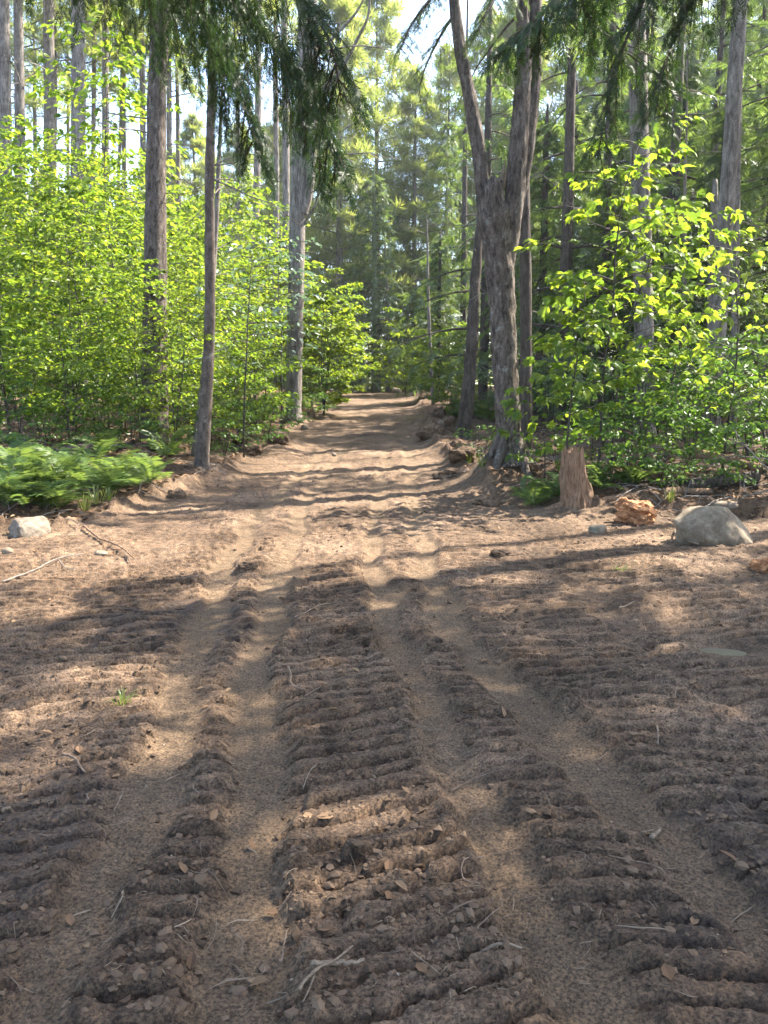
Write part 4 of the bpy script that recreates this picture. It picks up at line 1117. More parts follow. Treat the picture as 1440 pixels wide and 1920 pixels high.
for (px, d, f, s) in [(1050, 21, 0, 1.0), (1120, 25, 1, 1.0), (1240, 22, 0, 1.05), (1310, 26, 1, 1.0), (1420, 22, 1, 1.0), (1500, 19, 0, 1.0), (1180, 30, 1, 1.05), (1380, 31, 1, 1.1), (1480, 28, 1, 1.0), (1260, 36, 1, 1.2), (1125, 37, 1, 1.0), (1440, 38, 1, 1.25), (1340, 43, 1, 1.3), (1190, 47, 1, 1.4), (1480, 48, 1, 1.4)]:
    lab, g_ = (('dark hemlock in the shaded wood between the forked tree and the straight grey trunk', 'hemlocks right of the forked tree') if px < 1190 else
               ('dark hemlock in the shaded wood between the two tall right trunks', 'hemlocks between the tall right trunks') if px < 1360 else ('dark hemlock in the shaded wood at the right picture edge', 'hemlocks at the right edge'))
    bgtree('h', f, lab, g_, px, d, s)
for (px, d, s, lab) in [(822, 34, 0.62, 'young green hemlock on the right edge behind the thin dead stem'), (1010, 24, 0.8, 'young hemlock seen between the forked tree and the tall maple sapling'), (1125, 21, 0.62, 'young hemlock with pale drooping twigs behind the tall maple sapling'),
                        (1250, 25, 0.95, 'young hemlock between the two tall right trunks'), (1330, 21, 0.75, 'young hemlock behind the short broken snag'), (1430, 24, 0.95, 'young hemlock at the right edge behind the tall trunk'), (1060, 31, 1.05, 'young hemlock deep right of the forked tree'), (1180, 29, 1.05, 'young hemlock behind the straight grey trunk')]:
    p = at(px, 740, d); t = thing('hemlock_tree', lab, 'tree', (p.x, d, gz(p.x, d) - 0.1), None, rng.uniform(0, 6.28), s)
    ob('trunk', HTR[2], t); ob('crown', HV[2], t)
for (px, d, f, s, lab) in [(905, 26, 0, 1.0, 'dark green hemlock directly behind the forked tree'), (865, 35, 1, 0.9, 'hemlock between the thin dead stem and the forked tree'), (832, 47, 1, 0.9, 'hemlock right of the conical conifer at the end of the track'),
                           (702, 46, 2, 1.12, 'conical grey-green conifer closing the end of the track'), (762, 55, 2, 0.95, 'smaller conifer right behind the conical one at the track end'), (648, 58, 2, 0.9, 'dark low conifer left behind the end of the track')]:
    t = bgtree('h', f, lab, None, px, d, s)
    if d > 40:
        sl_ = t.children[1].material_slots[0]; sl_.link = 'OBJECT'; sl_.material = M_FARP  # paler needle colour stands in for sunlight on the far conifers
for (px, d, f, s, lab) in [(640, 49, 0, 1.0, 'tall pale sunlit pine left above the track end'), (708, 57, 1, 1.0, 'tall pale pine in the middle above the track end'), (776, 51, 0, 0.8, 'pale sunlit pine left of the forked tree limb'), (835, 64, 1, 0.95, 'far pale pine behind the forked tree'), (590, 62, 1, 0.85, 'far pale pine behind the scarred grey pine')]:
    bgtree('p', f, lab, None, px, d, s)
for (px, d, f, s) in [(905, 62, 1, 1.0), (960, 55, 0, 1.1), (1040, 60, 1, 1.1), (1130, 58, 0, 1.2), (1220, 64, 1, 1.2), (1320, 60, 0, 1.2), (1420, 62, 1, 1.2)]:
    bgtree('p', f, 'pine far back in the wood behind the right hemlocks', 'far pines of the right wood', px, d, s)
for (px, d, f, s) in [(20, 62, 0, 0.72), (110, 70, 0, 0.80), (200, 60, 0, 0.70), (290, 72, 0, 0.82), (380, 62, 0, 0.85), (460, 70, 0, 0.95), (540, 64, 0, 0.92), (-60, 66, 0, 0.7), (160, 82, 1, 0.75), (420, 84, 1, 0.85), (60, 80, 1, 0.7), (340, 56, 0, 0.66), (250, 86, 1, 0.75), (520, 82, 1, 0.95)]:
    bgtree('p', f, 'pine far behind the left pine trunks', 'far pines of the left wood', px, d, s)

# trunks far in the shade at the bend
for (px, d, wpx) in [(648, 62, 5), (662, 66, 5), (676, 60, 6), (690, 70, 4), (700, 64, 6), (740, 66, 5), (612, 58, 6), (630, 70, 5)]:
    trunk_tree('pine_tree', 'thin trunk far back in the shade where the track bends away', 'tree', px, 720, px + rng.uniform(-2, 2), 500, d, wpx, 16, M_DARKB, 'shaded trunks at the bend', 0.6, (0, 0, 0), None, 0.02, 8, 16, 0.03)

print('trees ok')
# ------------------------------------------------------------------ hemlocks beside the viewpoint: their low boughs hang into view, their crowns shade the clearing, cut to leave chosen sun patches
def viewer_hemlock(label, x, y, H, seed, boughs, h0=6.0, R0=3.6, size=0.5, nb=40):
    base = Vector((x, y, gz(x, y) - 0.1))
    t = thing('hemlock_tree', label, 'tree', base)
    ob('trunk', trunk_mesh((0, 0, 0), [(0, 0, 0), (0.05, 0, H * 0.3), (0, 0.05, H * 0.6), (0, 0, H)], [0.26, 0.22, 0.16, 0.03], M_DARKB, 16, 40, seed, 0.06), t)
    ob('crown', conifer(seed + 1, H, h0, R0, nb, size=size, prune_at=tuple(base), secn=7), t)
    for i, (pl, L2, dens, hang) in enumerate(boughs):
        al = Acc(); aw = Acc()
        pts = [np.array(at(px, py, d) - base) for (px, py, d) in pl]
        start = np.array([0, 0, pts[0][2] + 0.5])
        bough(al, aw, [start] + pts, seed * 7 + i, L2, dens, 0.125, hang)
        b = ob('bough', aw.mesh('bough', M_DARKB), t)
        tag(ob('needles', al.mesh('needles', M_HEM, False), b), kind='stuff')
    return t

viewer_hemlock('hemlock just left of the view whose dark boughs hang into the upper left', -5.2, 5.0, 15, 1200,
    [([(60, -330, 5.9), (300, -160, 6.3), (450, 0, 6.6), (560, 140, 6.8), (640, 330, 7.0)], 1.0, 1.6, 0.65),
     ([(40, -300, 6.4), (240, -130, 7.2), (380, 30, 7.6), (440, 150, 7.8), (480, 280, 8.0)], 1.0, 1.6, 0.7),
     ([(60, -350, 5.6), (330, -230, 5.8), (500, -80, 6.0), (610, 60, 6.2), (640, 190, 6.4)], 0.85, 1.0, 0.6),
     ([(0, -300, 6.6), (170, -170, 7.6), (300, -20, 8.2), (330, 90, 8.6)], 0.8, 0.6, 0.9)], nb=18, R0=2.6)
viewer_hemlock('hemlock just right of the view whose dark boughs hang across the upper right', 5.6, 6.3, 17, 1300,
    [([(1400, -330, 6.6), (1230, -160, 7.0), (1090, -40, 7.2), (1000, 40, 7.4), (940, 90, 7.6)], 0.8, 1.0, 0.55),
     ([(1420, -300, 6.8), (1200, -120, 7.6), (1090, 0, 8.0), (1190, 110, 8.2), (1280, 160, 8.3)], 0.8, 0.6, 0.5),
     ([(1430, -300, 6.6), (1330, -180, 7.0), (1240, -60, 7.2), (1180, 60, 7.4), (1140, 190, 7.5), (1120, 300, 7.6)], 0.75, 0.6, 0.7),
     ([(1430, -280, 6.9), (1370, -120, 7.4), (1300, 0, 7.7), (1250, 110, 7.8), (1230, 210, 7.9)], 0.75, 0.6, 0.6)])
for i, (x, y, H, h0, R0, lab) in enumerate([(9.2, 6.6, 18, 6, 3.8, 'hemlock outside the right edge nearest the foreground'), (8.6, 10.6, 17, 6.5, 3.4, 'hemlock outside the right edge level with the stump'), (12.6, 9.2, 20, 6, 4.0, 'hemlock further outside the right edge'),
                                             (12.4, 13.6, 19, 6.5, 3.6, 'hemlock outside the right edge behind the undergrowth'), (7.4, 3.2, 16, 5.5, 3.6, 'hemlock right beside the viewpoint'), (10.8, 17.5, 18, 7, 3.4, 'hemlock at the far right edge of the undergrowth')]):
    viewer_hemlock(lab, x, y, H, 1400 + i * 10, [], h0, R0, 0.55)

# ------------------------------------------------------------------ stones, stump, logs
def ico(sub):
    import bmesh
    bm = bmesh.new(); bmesh.ops.create_icosphere(bm, subdivisions=sub, radius=1)
    V = np.array([v.co[:] for v in bm.verts]); F = np.array([[v.index for v in f.verts] for f in bm.faces]); bm.free()
    return V, F
ICO3, ICO4, ICO1 = ico(3), ico(5), ico(1)

def stone(name, label, px, py, wpx, hpx, material, seed, planes=(), depth=0.9, sub=ICO4, sink=0.25, rough=0.05):
    g = on_ground(px, py); d = g.y
    sx = wpx / 1440 * d / 2; sz = hpx / 1440 * d / (2 - 2 * sink) ; sy = sx * depth
    V, F = sub[0].copy(), sub[1]
    V = V * (1 + 0.16 * vn(V[:, 0] * 1.3 + seed, V[:, 1] * 1.3, V[:, 2] * 1.3, seed=seed)[:, None])
    for (nx, ny, nz, o) in planes:
        nn = np.array([nx, ny, nz], float); nn /= np.linalg.norm(nn)
        dd = np.clip(V @ nn - o, 0, None); V = V - dd[:, None] * nn * 0.82
    V = V * (1 + rough * vn(V[:, 0] * 4, V[:, 1] * 4, V[:, 2] * 4 + seed, seed=seed + 1)[:, None] + 0.018 * vn(V[:, 0] * 13, V[:, 1] * 13, V[:, 2] * 13, seed=seed + 2)[:, None])
    V = V * np.array([sx, sy, sz])
    o = ob(name, mk(name, V, F, material), loc=(g.x, g.y + sy * 0.7, g.z + sz * (1 - 2 * sink)))
    return tag(o, label, 'rock')

stone('boulder', 'large smooth grey boulder at the right dirt edge', 1355, 1026, 150, 84, M_ROCK, 5, [(0.75, -0.3, 0.62, 0.56), (-0.5, -0.2, 0.86, 0.70), (0.1, -0.85, 0.5, 0.75), (0.05, 0.1, 1, 0.72)], 0.75, sink=0.33, rough=0.05)
stone('rock', 'rough stone just behind the large grey boulder', 1362, 958, 56, 18, M_ROCKP, 6, [(0, 0, 1, .6)], 0.8, ICO3, 0.35)
stone('rock', 'pale angular rock at the left edge below the ferns', 45, 1012, 84, 40, M_ROCKP, 9, [(0.85, -0.5, 0.2, 0.42), (-0.1, -0.3, 0.95, 0.55), (-0.75, -0.55, 0.3, 0.62)], 0.8, sink=0.3)
stone('rock', 'small grey stone half buried below the stump', 1122, 1003, 36, 17, M_ROCK, 12, [(0, -.2, 1, .6)], 0.8, ICO3, 0.35)
stone('rock', 'small stone on the left bank beside the scarred pine', 570, 805, 14, 10, M_ROCK, 14, [], 0.8, ICO3, 0.3)
stone('rock', 'tiny white stone in the middle of the track', 626, 858, 9, 7, M_ROCKP, 15, [], 0.8, ICO3, 0.2)
stone('rock', 'grey stone showing in the spoil heap on the right bank', 828, 802, 14, 12, M_ROCK, 16, [], 0.8, ICO3, 0.3)
stone('rock', 'pale stone at the far end of the track', 698, 734, 10, 7, M_ROCKP, 17, [], 0.8, ICO3, 0.2)
stone('rock', 'larger dim stone at the far end of the track beside the sunlit trunk', 742, 738, 20, 11, M_ROCK, 18, [], 0.8, ICO3, 0.2)
stone('rock', 'grey stone under the shrubs behind the forked tree', 932, 835, 18, 26, M_ROCK, 19, [], 0.8, ICO3, 0.3)
stone('rock', 'small pale stone at the left edge in front of the angular rock', 12, 1046, 22, 12, M_ROCK, 20, [], 0.8, ICO3, 0.3)
stone('rock', 'flat stone lying on lit dirt by the left twigs', 188, 1047, 24, 9, M_ROCK, 22, [(0.3, 0, 1, .5)], 0.9, ICO3, 0.4)

def clump(label, px, py, wpx, hpx, seed, group=None):
    g = on_ground(px, py); d = g.y
    sx = wpx / 1440 * d / 2; sz = hpx / 1440 * d / 1.4; sy = sx * 0.8
    V, F = ICO3[0] * 1.0, ICO3[1]
    V = V * (1 + 0.35 * vn(V[:, 0] * 1.7 + seed, V[:, 1] * 1.7, V[:, 2] * 1.7, seed=seed) + 0.22 * vn(V[:, 0] * 4.5, V[:, 1] * 4.5, V[:, 2] * 4.5 + seed, seed=seed + 1) + 0.10 * vn(V[:, 0] * 11, V[:, 1] * 11, V[:, 2] * 11, seed=seed + 2))[:, None]
    o = ob('earth_clump', mk('earth_clump', V * np.array([sx, sy, sz]), F, M_DIRT, False), loc=(g.x, g.y + sy * 0.5, g.z + sz * 0.25))
    tag(o, label, 'dirt', group)
clump('dark overhanging earth clump at the foot of the right bank', 806, 826, 46, 26, 701)
clump('round earth clump on the right verge before the forked tree', 855, 842, 26, 16, 702)
clump('low wide earth clump left of the forked tree foot', 842, 900, 52, 18, 703)
clump('rooty earth clump high on the right bank', 838, 806, 34, 26, 704)
clump('earth clump between the right bank and the far ferns', 822, 780, 26, 18, 705)
clump('lumpy spoil heap on the right verge of the track', 866, 872, 48, 24, 706)
clump('earth clump on the left bank below the fallen log', 470, 858, 40, 18, 707)
clump('larger pushed-up earth clump on the left bank near the scarred pine', 520, 835, 46, 22, 708)
clump('dark earth clump in the lit middle of the clearing', 462, 1078, 40, 14, 709)
clump('small earth clump on the lit dirt right of the wheel tracks', 942, 1050, 44, 12, 710)
clump('earth clump at the dirt edge under the left ferns', 330, 938, 34, 18, 711)
clump('torn earth clump in front of the forked tree roots', 915, 952, 50, 18, 712)

def stump():
    g = on_ground(1090, 955); d = g.y; q = 1 / 1440 * d
    t = thing('tree_stump', 'reddish rotten tree stump with ragged top right of the forked tree', 'stump', (g.x, d + 0.18, g.z - 0.08))
    n, m = 72, 40
    s = np.linspace(0, 1, m); Hh = 108 * q + 0.08
    rad = np.interp(s, [0, .12, .45, .8, 1], [34 * q, 32 * q, 30 * q, 26 * q, 24 * q])
    cx = np.interp(s, [0, 1], [0.0, -9 * q])
    a = np.linspace(0, 2 * np.pi, n, endpoint=False)
    A, Sg = np.meshgrid(a, s)
    fib = 0.12 * vn(np.cos(A) * 2.2, np.sin(A) * 2.2, Sg * 3, seed=301) + 0.07 * vn(np.cos(A) * 6, np.sin(A) * 6, Sg * 5, seed=305) + 0.07 * np.abs(vn(np.cos(A) * 11, np.sin(A) * 11, Sg * 1.6, seed=302)) + 0.03 * vn(np.cos(A) * 20, np.sin(A) * 20, Sg * 9, seed=303)
    # right side crumbles lower
    r_ = rad[:, None] * (1 + fib)
    topc = 1 - 0.40 * sst(0.35, 0.75, np.cos(A[0] - 0.0)) + 0.09 * vn(np.cos(a) * 6, np.sin(a) * 6, seed=304)
    V = np.stack([cx[:, None] + r_ * np.cos(A), r_ * np.sin(A) * 0.85, Sg * Hh * topc[None, :]], -1).reshape(-1, 3)
    i = np.arange(m - 1)[:, None] * n; j = np.arange(n)[None, :]; jn = (j + 1) % n
    F = np.stack([i + j, i + jn, i + n + jn, i + n + j], -1).reshape(-1, 4)
    k = (m - 1) * n; V = np.concatenate([V, [[cx[-1], 0, Hh * 0.82]]]); jj = np.arange(n)
    F2 = np.stack([k + jj, k + (jj + 1) % n, np.full(n, m * n)], -1)
    ob('stump_body', mk('stump_body', V, [(F, 0), (F2, 0)], M_ROT, False), t)
    for k, (a0, rr_, h_) in enumerate([(2.2, 0.11, 0.10), (3.0, 0.13, 0.13), (3.7, 0.12, 0.07), (4.5, 0.10, 0.11), (5.2, 0.09, 0.06), (1.5, 0.09, 0.08)]):
        acc = Acc(); b0 = np.array([cx[-1] + rr_ * math.cos(a0), rr_ * 0.85 * math.sin(a0), Hh * 0.88])
        add_tube(acc, np.array([b0, b0 + [0.004, 0, h_ * 0.6], b0 + [0.012 * math.cos(k), 0.008, h_ + 0.03]]), [0.032, 0.022, 0.003], 5)
        ob('splinter', acc.mesh('splinter', M_ROT, False), t)
    r = np.random.default_rng(31)
    for a0, l in ((0.1, 0.40), (1.6, 0.4), (3.3, 0.36)):
        acc = Acc(); o = np.array([math.cos(a0), math.sin(a0), 0])
        zz = lambda rr: gz(g.x + o[0] * rr, d + 0.18 + o[1] * rr) - g.z + 0.08
        add_tube(acc, curve([o * 0.10 + np.array([0, 0, 0.16]), o * 0.24 + np.array([0, 0, 0.09]), o * l + np.array([0, 0, zz(l) + 0.02]), o * (l + 0.25) + np.array([0, 0, zz(l + .25) - 0.06])], 12), np.linspace(0.06, 0.025, 12), 8, bark_disp(int(a0 * 10) + 50, 0.12, 9, 6))
        ob('root', acc.mesh('root', M_ROT), t)
stump()

def chunk(name, label, px, py, wpx, hpx, material, seed, tilt, cat):
    """a crumbling block of rotten log, split into ledges along the grain"""
    g = on_ground(px, py); d = g.y; q = d / 1440
    sx, sz, sy = wpx * q / 2, hpx * q / 1.5, wpx * q * 0.36
    V, F = ICO4[0].copy(), ICO4[1]
    V = np.sign(V) * np.abs(V) ** 0.75
    V = V * (1 + 0.25 * vn(V[:, 0] * 1.6, V[:, 1] * 1.6, V[:, 2] * 1.6 + seed, seed=seed)[:, None])
    st = (V[:, 2] + tilt * V[:, 0] + 0.15 * vn(V[:, 0] * 2, V[:, 1] * 2, V[:, 2] * 2, seed=seed + 3)) * 2.6
    ph = st - np.floor(st); cell = np.floor(st)
    led = 0.16 * (ph ** 2) + 0.16 * _h(cell, cell * 0, cell * 0, seed) + 0.10 * vn(V[:, 0] * 3 + cell * 5, V[:, 1] * 3, seed=seed + 5)
    V = V * np.stack([1 + led, 1 + led, 1 + 0 * led], -1)
    V = V + 0.07 * np.stack([vn(V[:, 0] * 9, V[:, 1] * 9, V[:, 2] * 9 + k * 3, seed=seed + 7) for k in range(3)], -1)
    V = V * np.array([sx, sy, sz])
    t = thing(name, label, cat, (g.x, d + sy * 0.7, g.z + sz * 0.25))
    ob('wood_core', mk('wood_core', V * np.array([0.8, 0.8, 0.8]), F, material, False), t)
    r = np.random.default_rng(seed)
    for k in range(11):
        l = sx * r.uniform(0.7, 1.5); w_ = r.uniform(0.018, 0.045); h_ = r.uniform(0.012, 0.03); n = 7
        u = np.linspace(-0.5, 0.5, n); W = w_ * (1 - (2 * np.abs(u)) ** 3 * r.uniform(0.6, 1.0)) * (1 + 0.25 * r.normal(0, 1, n)) + 0.004
        P = np.stack([u * l, 0.012 * r.normal(0, 1, n), 0.010 * r.normal(0, 1, n)], -1)
        Q = np.concatenate([P + np.stack([0 * u, W, -h_ * np.ones(n)], -1), P + np.stack([0 * u, W * 0.8, h_ * (1 + 0.3 * r.normal(0, 1, n))], -1), P + np.stack([0 * u, -W * 0.8, h_ * (1 + 0.3 * r.normal(0, 1, n))], -1), P + np.stack([0 * u, -W, -h_ * np.ones(n)], -1)])
        Fq = [(a * n + i, a * n + i + 1, ((a + 1) % 4) * n + i + 1, ((a + 1) % 4) * n + i) for a in range(4) for i in range(n - 1)] + [(0, n, 2 * n, 3 * n), (n - 1, 4 * n - 1, 3 * n - 1, 2 * n - 1)]
        M = Matrix.Translation((r.uniform(-0.3, 0.3) * sx, r.uniform(-0.95, 0.5) * sy, r.uniform(-0.2, 0.75) * sz)) @ Matrix.Rotation(r.uniform(-0.35, 0.35), 4, 'Z') @ Matrix.Rotation(-tilt * 0.9 + r.uniform(-0.25, 0.25), 4, 'Y') @ Matrix.Rotation(r.uniform(-0.6, 0.6), 4, 'X')
        ob('wood_splinter', mk('wood_splinter', Q, np.array(Fq), material, False), t, M=M)
chunk('rotten_log_piece', 'bright orange crumbled piece of rotten log beside the stump', 1196, 988, 90, 52, M_ROTO, 41, -0.35, 'rotten wood')
chunk('rotten_log_piece', 'reddish rotten wood at the right edge below the boulder', 1438, 1075, 56, 26, M_ROTO, 44, 0.2, 'rotten wood')

def log(name, label, p0, p1, rad, material, seed, n=18, seg=40, amp=0.10):
    a = Vector(p0); b = Vector(p1); mid = (a + b) / 2
    pts = [np.array(a - mid), np.array((b - a) * 0.35 + a - mid) + np.array([0, 0, 0.015]), np.array((b - a) * 0.7 + a - mid), np.array(b - mid)]
    acc = Acc(); p = curve(pts, seg)
    def f(an, s): return amp * (vn(np.cos(an) * 2.5, np.sin(an) * 2.5, s * 4, seed=seed) + 0.6 * vn(np.cos(an) * 6, np.sin(an) * 6, s * 3, seed=seed + 1))
    add_tube(acc, p, np.linspace(rad, rad * 0.8, seg), n, f)
    return tag(ob(name, acc.mesh(name, material), loc=mid), label, 'log')
def gp(px, py, d, up):
    p = at(px, py, d); return (p.x, d, gz(p.x, d) + up)
log('fallen_log', 'weathered log lying behind the boulder at right', gp(1290, 900, 10.4, 0.10), gp(1420, 900, 10.6, 0.14), 0.095, M_DARKB, 61)
log('fallen_log', 'upper sunlit log slanting behind the first log at right', gp(1300, 900, 11.0, 0.36), gp(1425, 900, 10.8, 0.16), 0.075, M_ROT, 62)
log('fallen_log', 'short reddish log among the leaves left of the boulder', gp(1195, 890, 11.0, 0.22), gp(1270, 890, 10.9, 0.20), 0.065, M_ROT, 63)
log('fallen_log', 'thin decayed log on the ground between rotten wood and boulder', gp(1240, 960, 10.0, 0.03), gp(1330, 945, 10.3, 0.05), 0.05, M_ROT, 64)
g1 = on_ground(440, 828); g2 = on_ground(486, 848)
log('fallen_log', 'short dark log lying on the left dirt bank', (g1.x, g1.y, g1.z + 0.07), (g2.x, g2.y, g2.z + 0.04), 0.075, M_ROT, 65)
g1 = on_ground(95, 872); g2 = on_ground(150, 862)
log('fallen_log', 'dark rotting log half hidden in the left ferns', (g1.x, g1.y + .2, g1.z + 0.14), (g2.x, g2.y + .5, g2.z + 0.14), 0.08, M_DARKB, 66)
log('fallen_log', 'dark log lying in front of the thick left trunk', gp(190, 850, 13.4, 0.12), gp(300, 850, 13.6, 0.10), 0.07, M_DARKB, 67)

# ------------------------------------------------------------------ sticks, each its own thing
def stick(label, pxs, wpx, material=None, name='stick', lift=0.012, fork=None, cat='stick'):
    g = [on_ground(*p) for p in pxs]
    c = sum(g, Vector()) / len(g)
    zf = np.polyfit(range(len(g)), [p.z for p in g], 1) if len(g) > 1 else (0, g[0].z)
    pts = [np.array([p.x - c.x, p.y - c.y, max(p.z, np.polyval(zf, i)) + lift - c.z]) for i, p in enumerate(g)]
    r0 = wpx / 1440 * c.y / 2 * 0.8; lift = lift * 0.4
    acc = Acc(); n = 6 * len(pts)
    p = curve(pts, n); p += r0 * 0.4 * np.stack([vn(np.arange(n) * 0.7, np.zeros(n) + k, seed=int(pxs[0][0])) for k in range(3)], -1)
    add_tube(acc, p, np.linspace(r0, r0 * 0.55, n), 7, lambda a, s: 0.28 * vn(np.cos(a) * 2, np.sin(a) * 2, s * 40, seed=int(pxs[0][0])))
    if fork:
        fg = [on_ground(*q) for q in fork]
        q = curve([np.array([f.x - c.x, f.y - c.y, f.z + lift + 0.004 - c.z]) for f in fg], 10)
        add_tube(acc, q, np.linspace(r0 * 0.7, r0 * 0.3, 10), 6)
    o = ob(name, acc.mesh(name, material or M_ROOT), loc=c)
    return tag(o, label, cat)

stick('long curved stick lying on lit dirt at left below the ferns', [(158, 998), (185, 1018), (220, 1036), (250, 1056)], 6, M_ROT, lift=0.04, fork=[(235, 1045), (243, 1057), (248, 1066)])
stick('long thin pale twig at the left edge of the lit dirt', [(5, 1102), (60, 1083), (110, 1062), (158, 1050)], 4, M_TWIG, lift=0.02, fork=[(110, 1062), (125, 1075), (140, 1078)])
stick('pale forked dry stick at the bottom edge left of centre', [(562, 1912), (590, 1880), (625, 1850), (662, 1812)], 9, M_WOOD, lift=0.03, fork=[(590, 1880), (575, 1908), (568, 1918)])
stick('thick broken branch piece at the bottom beside the forked stick', [(588, 1862), (620, 1850), (652, 1842), (684, 1834)], 17, M_WOOD, name='branch_piece', lift=0.02, cat='branch')
stick('flat pale split wood lying at the bottom centre', [(842, 1820), (880, 1816), (930, 1814), (978, 1815)], 12, M_WOOD, name='branch_piece', lift=0.012, cat='branch')
stick('curled pale twig in the dark tread marks left of centre', [(540, 1270), (546, 1290), (548, 1305), (572, 1314)], 5, lift=0.02)
stick('thin root arching over the centre tread marks', [(572, 1320), (610, 1302), (650, 1295), (690, 1285)], 3.5, lift=0.02)
stick('upright pale twig standing in the tread marks at right', [(1231, 1382), (1232, 1400), (1233, 1420)], 5, M_WOOD, lift=0.02)
stick('long thin root crossing the right wheel track', [(842, 1488), (880, 1470), (920, 1465), (958, 1448)], 4, lift=0.012)
stick('short root near the head of the right wheel track', [(780, 1372), (800, 1376), (832, 1372)], 4.5, M_WOOD, lift=0.012)
stick('bent brown root at the left edge of the left wheel track', [(118, 1432), (140, 1448), (158, 1465), (163, 1480)], 7, M_ROOT, lift=0.03)
stick('short thick root end hanging below the bent root at left', [(160, 1490), (163, 1508), (168, 1526)], 7, M_ROOT, lift=0.015)
stick('straight pale twig in the left wheel track', [(232, 1488), (222, 1510), (214, 1530)], 4, M_WOOD, lift=0.012)
stick('pale broken twig at the left edge of the tread marks', [(8, 1556), (20, 1545), (30, 1538)], 10, M_WOOD, lift=0.02)
stick('straight pale twig between the centre wheel tracks', [(592, 1455), (580, 1475), (568, 1494)], 4, M_WOOD, lift=0.015)
stick('curved root loop at right of the bottom centre', [(908, 1622), (870, 1650), (868, 1672), (900, 1690)], 4, lift=0.015)
stick('thin root running down the right bottom dirt', [(888, 1762), (925, 1738), (940, 1715), (938, 1698)], 4.5, lift=0.02)
stick('long thin root lying flat in the right foreground', [(1138, 1638), (1180, 1640), (1225, 1648), (1262, 1658)], 4, lift=0.012)
stick('yellowish curled bark strip in the right foreground', [(1222, 1585), (1228, 1574), (1238, 1560)], 12, M_WOOD, lift=0.02)
stick('short pale twig beside the curled bark strip', [(1202, 1572), (1215, 1566), (1224, 1560)], 5, M_WOOD, lift=0.012)
stick('pale root in the lower right corner of the foreground', [(870, 1915), (890, 1895), (898, 1872)], 4, M_WOOD, lift=0.02)
stick('short twig at the bottom edge under the split wood', [(770, 1822), (800, 1845), (826, 1866)], 3.5, M_WOOD, lift=0.015)
stick('thin root in the left foreground mound', [(500, 1885), (520, 1886), (538, 1890)], 6, M_WOOD, lift=0.015)
stick('thin upright twig at the bottom left of centre', [(528, 1815), (532, 1790), (538, 1762)], 5, M_WOOD, lift=0.02)
stick('thin arched root in the foreground left of centre', [(440, 1760), (455, 1775), (452, 1798)], 3.5, M_WOOD, lift=0.015)
stick('pale curved root curling at the left side of the boulder', [(1300, 990), (1272, 1000), (1266, 1012), (1285, 1024), (1310, 1032)], 6, M_ROOT, lift=0.05)
stick('thin stick leaning over the orange rotten wood', [(1190, 960), (1215, 975), (1240, 992)], 4, M_ROOT, lift=0.13)
stick('small upright twig on the lit dirt at the right', [(1160, 1150), (1175, 1142), (1190, 1135)], 4, M_WOOD, lift=0.012)
stick('thin root in the middle ground left of centre', [(552, 1172), (575, 1160), (600, 1145), (640, 1138)], 4, M_ROOT, lift=0.015)
# bare pale branches sticking out of the right undergrowth
for lab, pl, rr in [('bare pale branch slanting down into the right undergrowth', [(1440, 880, 9.9), (1400, 838, 10.0), (1372, 800, 10.1)], 0.012), ('thin bare twig reaching across the right undergrowth', [(1445, 862, 10.0), (1380, 855, 10.1), (1330, 862, 10.2)], 0.008),
                    ('bare twig leaning beside the orange rotten wood', [(1272, 955, 9.95), (1290, 915, 10.1), (1305, 880, 10.2)], 0.010), ('dead branch end at the right edge above the boulder', [(1445, 918, 9.6), (1400, 930, 9.7), (1375, 948, 9.8)], 0.012)]:
    P = [np.array(at(*q)) for q in pl]; c = sum(P) / len(P); acc = Acc()
    add_tube(acc, curve([q - c for q in P], 14), np.linspace(rr, rr * 0.5, 14), 6)
    r = np.random.default_rng(int(rr * 9999) + pl[0][0])
    for k in range(4):
        b = P[1] - c + r.normal(0, 0.08, 3) * 0.2; e = b + np.array([r.uniform(-.3, .1), r.uniform(-.1, .1), r.uniform(-.05, .3)])
        add_tube(acc, np.array([b, (b + e) / 2 + r.normal(0, .02, 3), e]), [rr * 0.5, rr * 0.4, rr * 0.15], 4)
    tag(ob('bare_branch', acc.mesh('bare_branch', M_TWIG), loc=c), lab, 'branch')

# ------------------------------------------------------------------ puddle
n = 40; a = np.linspace(0, 6.283, n, endpoint=False)
V = np.concatenate([np.stack([np.cos(a) * 0.26, np.sin(a) * 0.17, np.zeros(n)], -1), [[0, 0, 0]]])
jj = np.arange(n)
m_, nn_, oo_ = mat('puddle_water'); pb = N(nn_, 'ShaderNodeBsdfPrincipled'); pb.inputs['Base Color'].default_value = (0.10, 0.078, 0.058, 1); pb.inputs['Roughness'].default_value = 0.28
nn_.links.new(pb.outputs[0], oo_.inputs[0])
tag(ob('puddle', mk('puddle', V, np.stack([jj, (jj + 1) % n, np.full(n, n)], -1), m_), loc=(PUD[0], PUD[1], PUD[2] + 0.001)), kind='structure')

# ------------------------------------------------------------------ litter that nobody could count
def random_ground(n, dmin, dmax, seed, inside=True, power=1.0, wide=0.56):
    r = np.random.default_rng(seed)
    d = dmin * (dmax / dmin) ** (r.random(n) ** power); x = r.uniform(-1, 1, n) * (wide * d + 0.3)
    z, dry, dirt = ground_full(x, d)
    k = dirt > 0.8 if inside else dirt < 0.5
    return x[k], d[k], z[k], dry[k], r

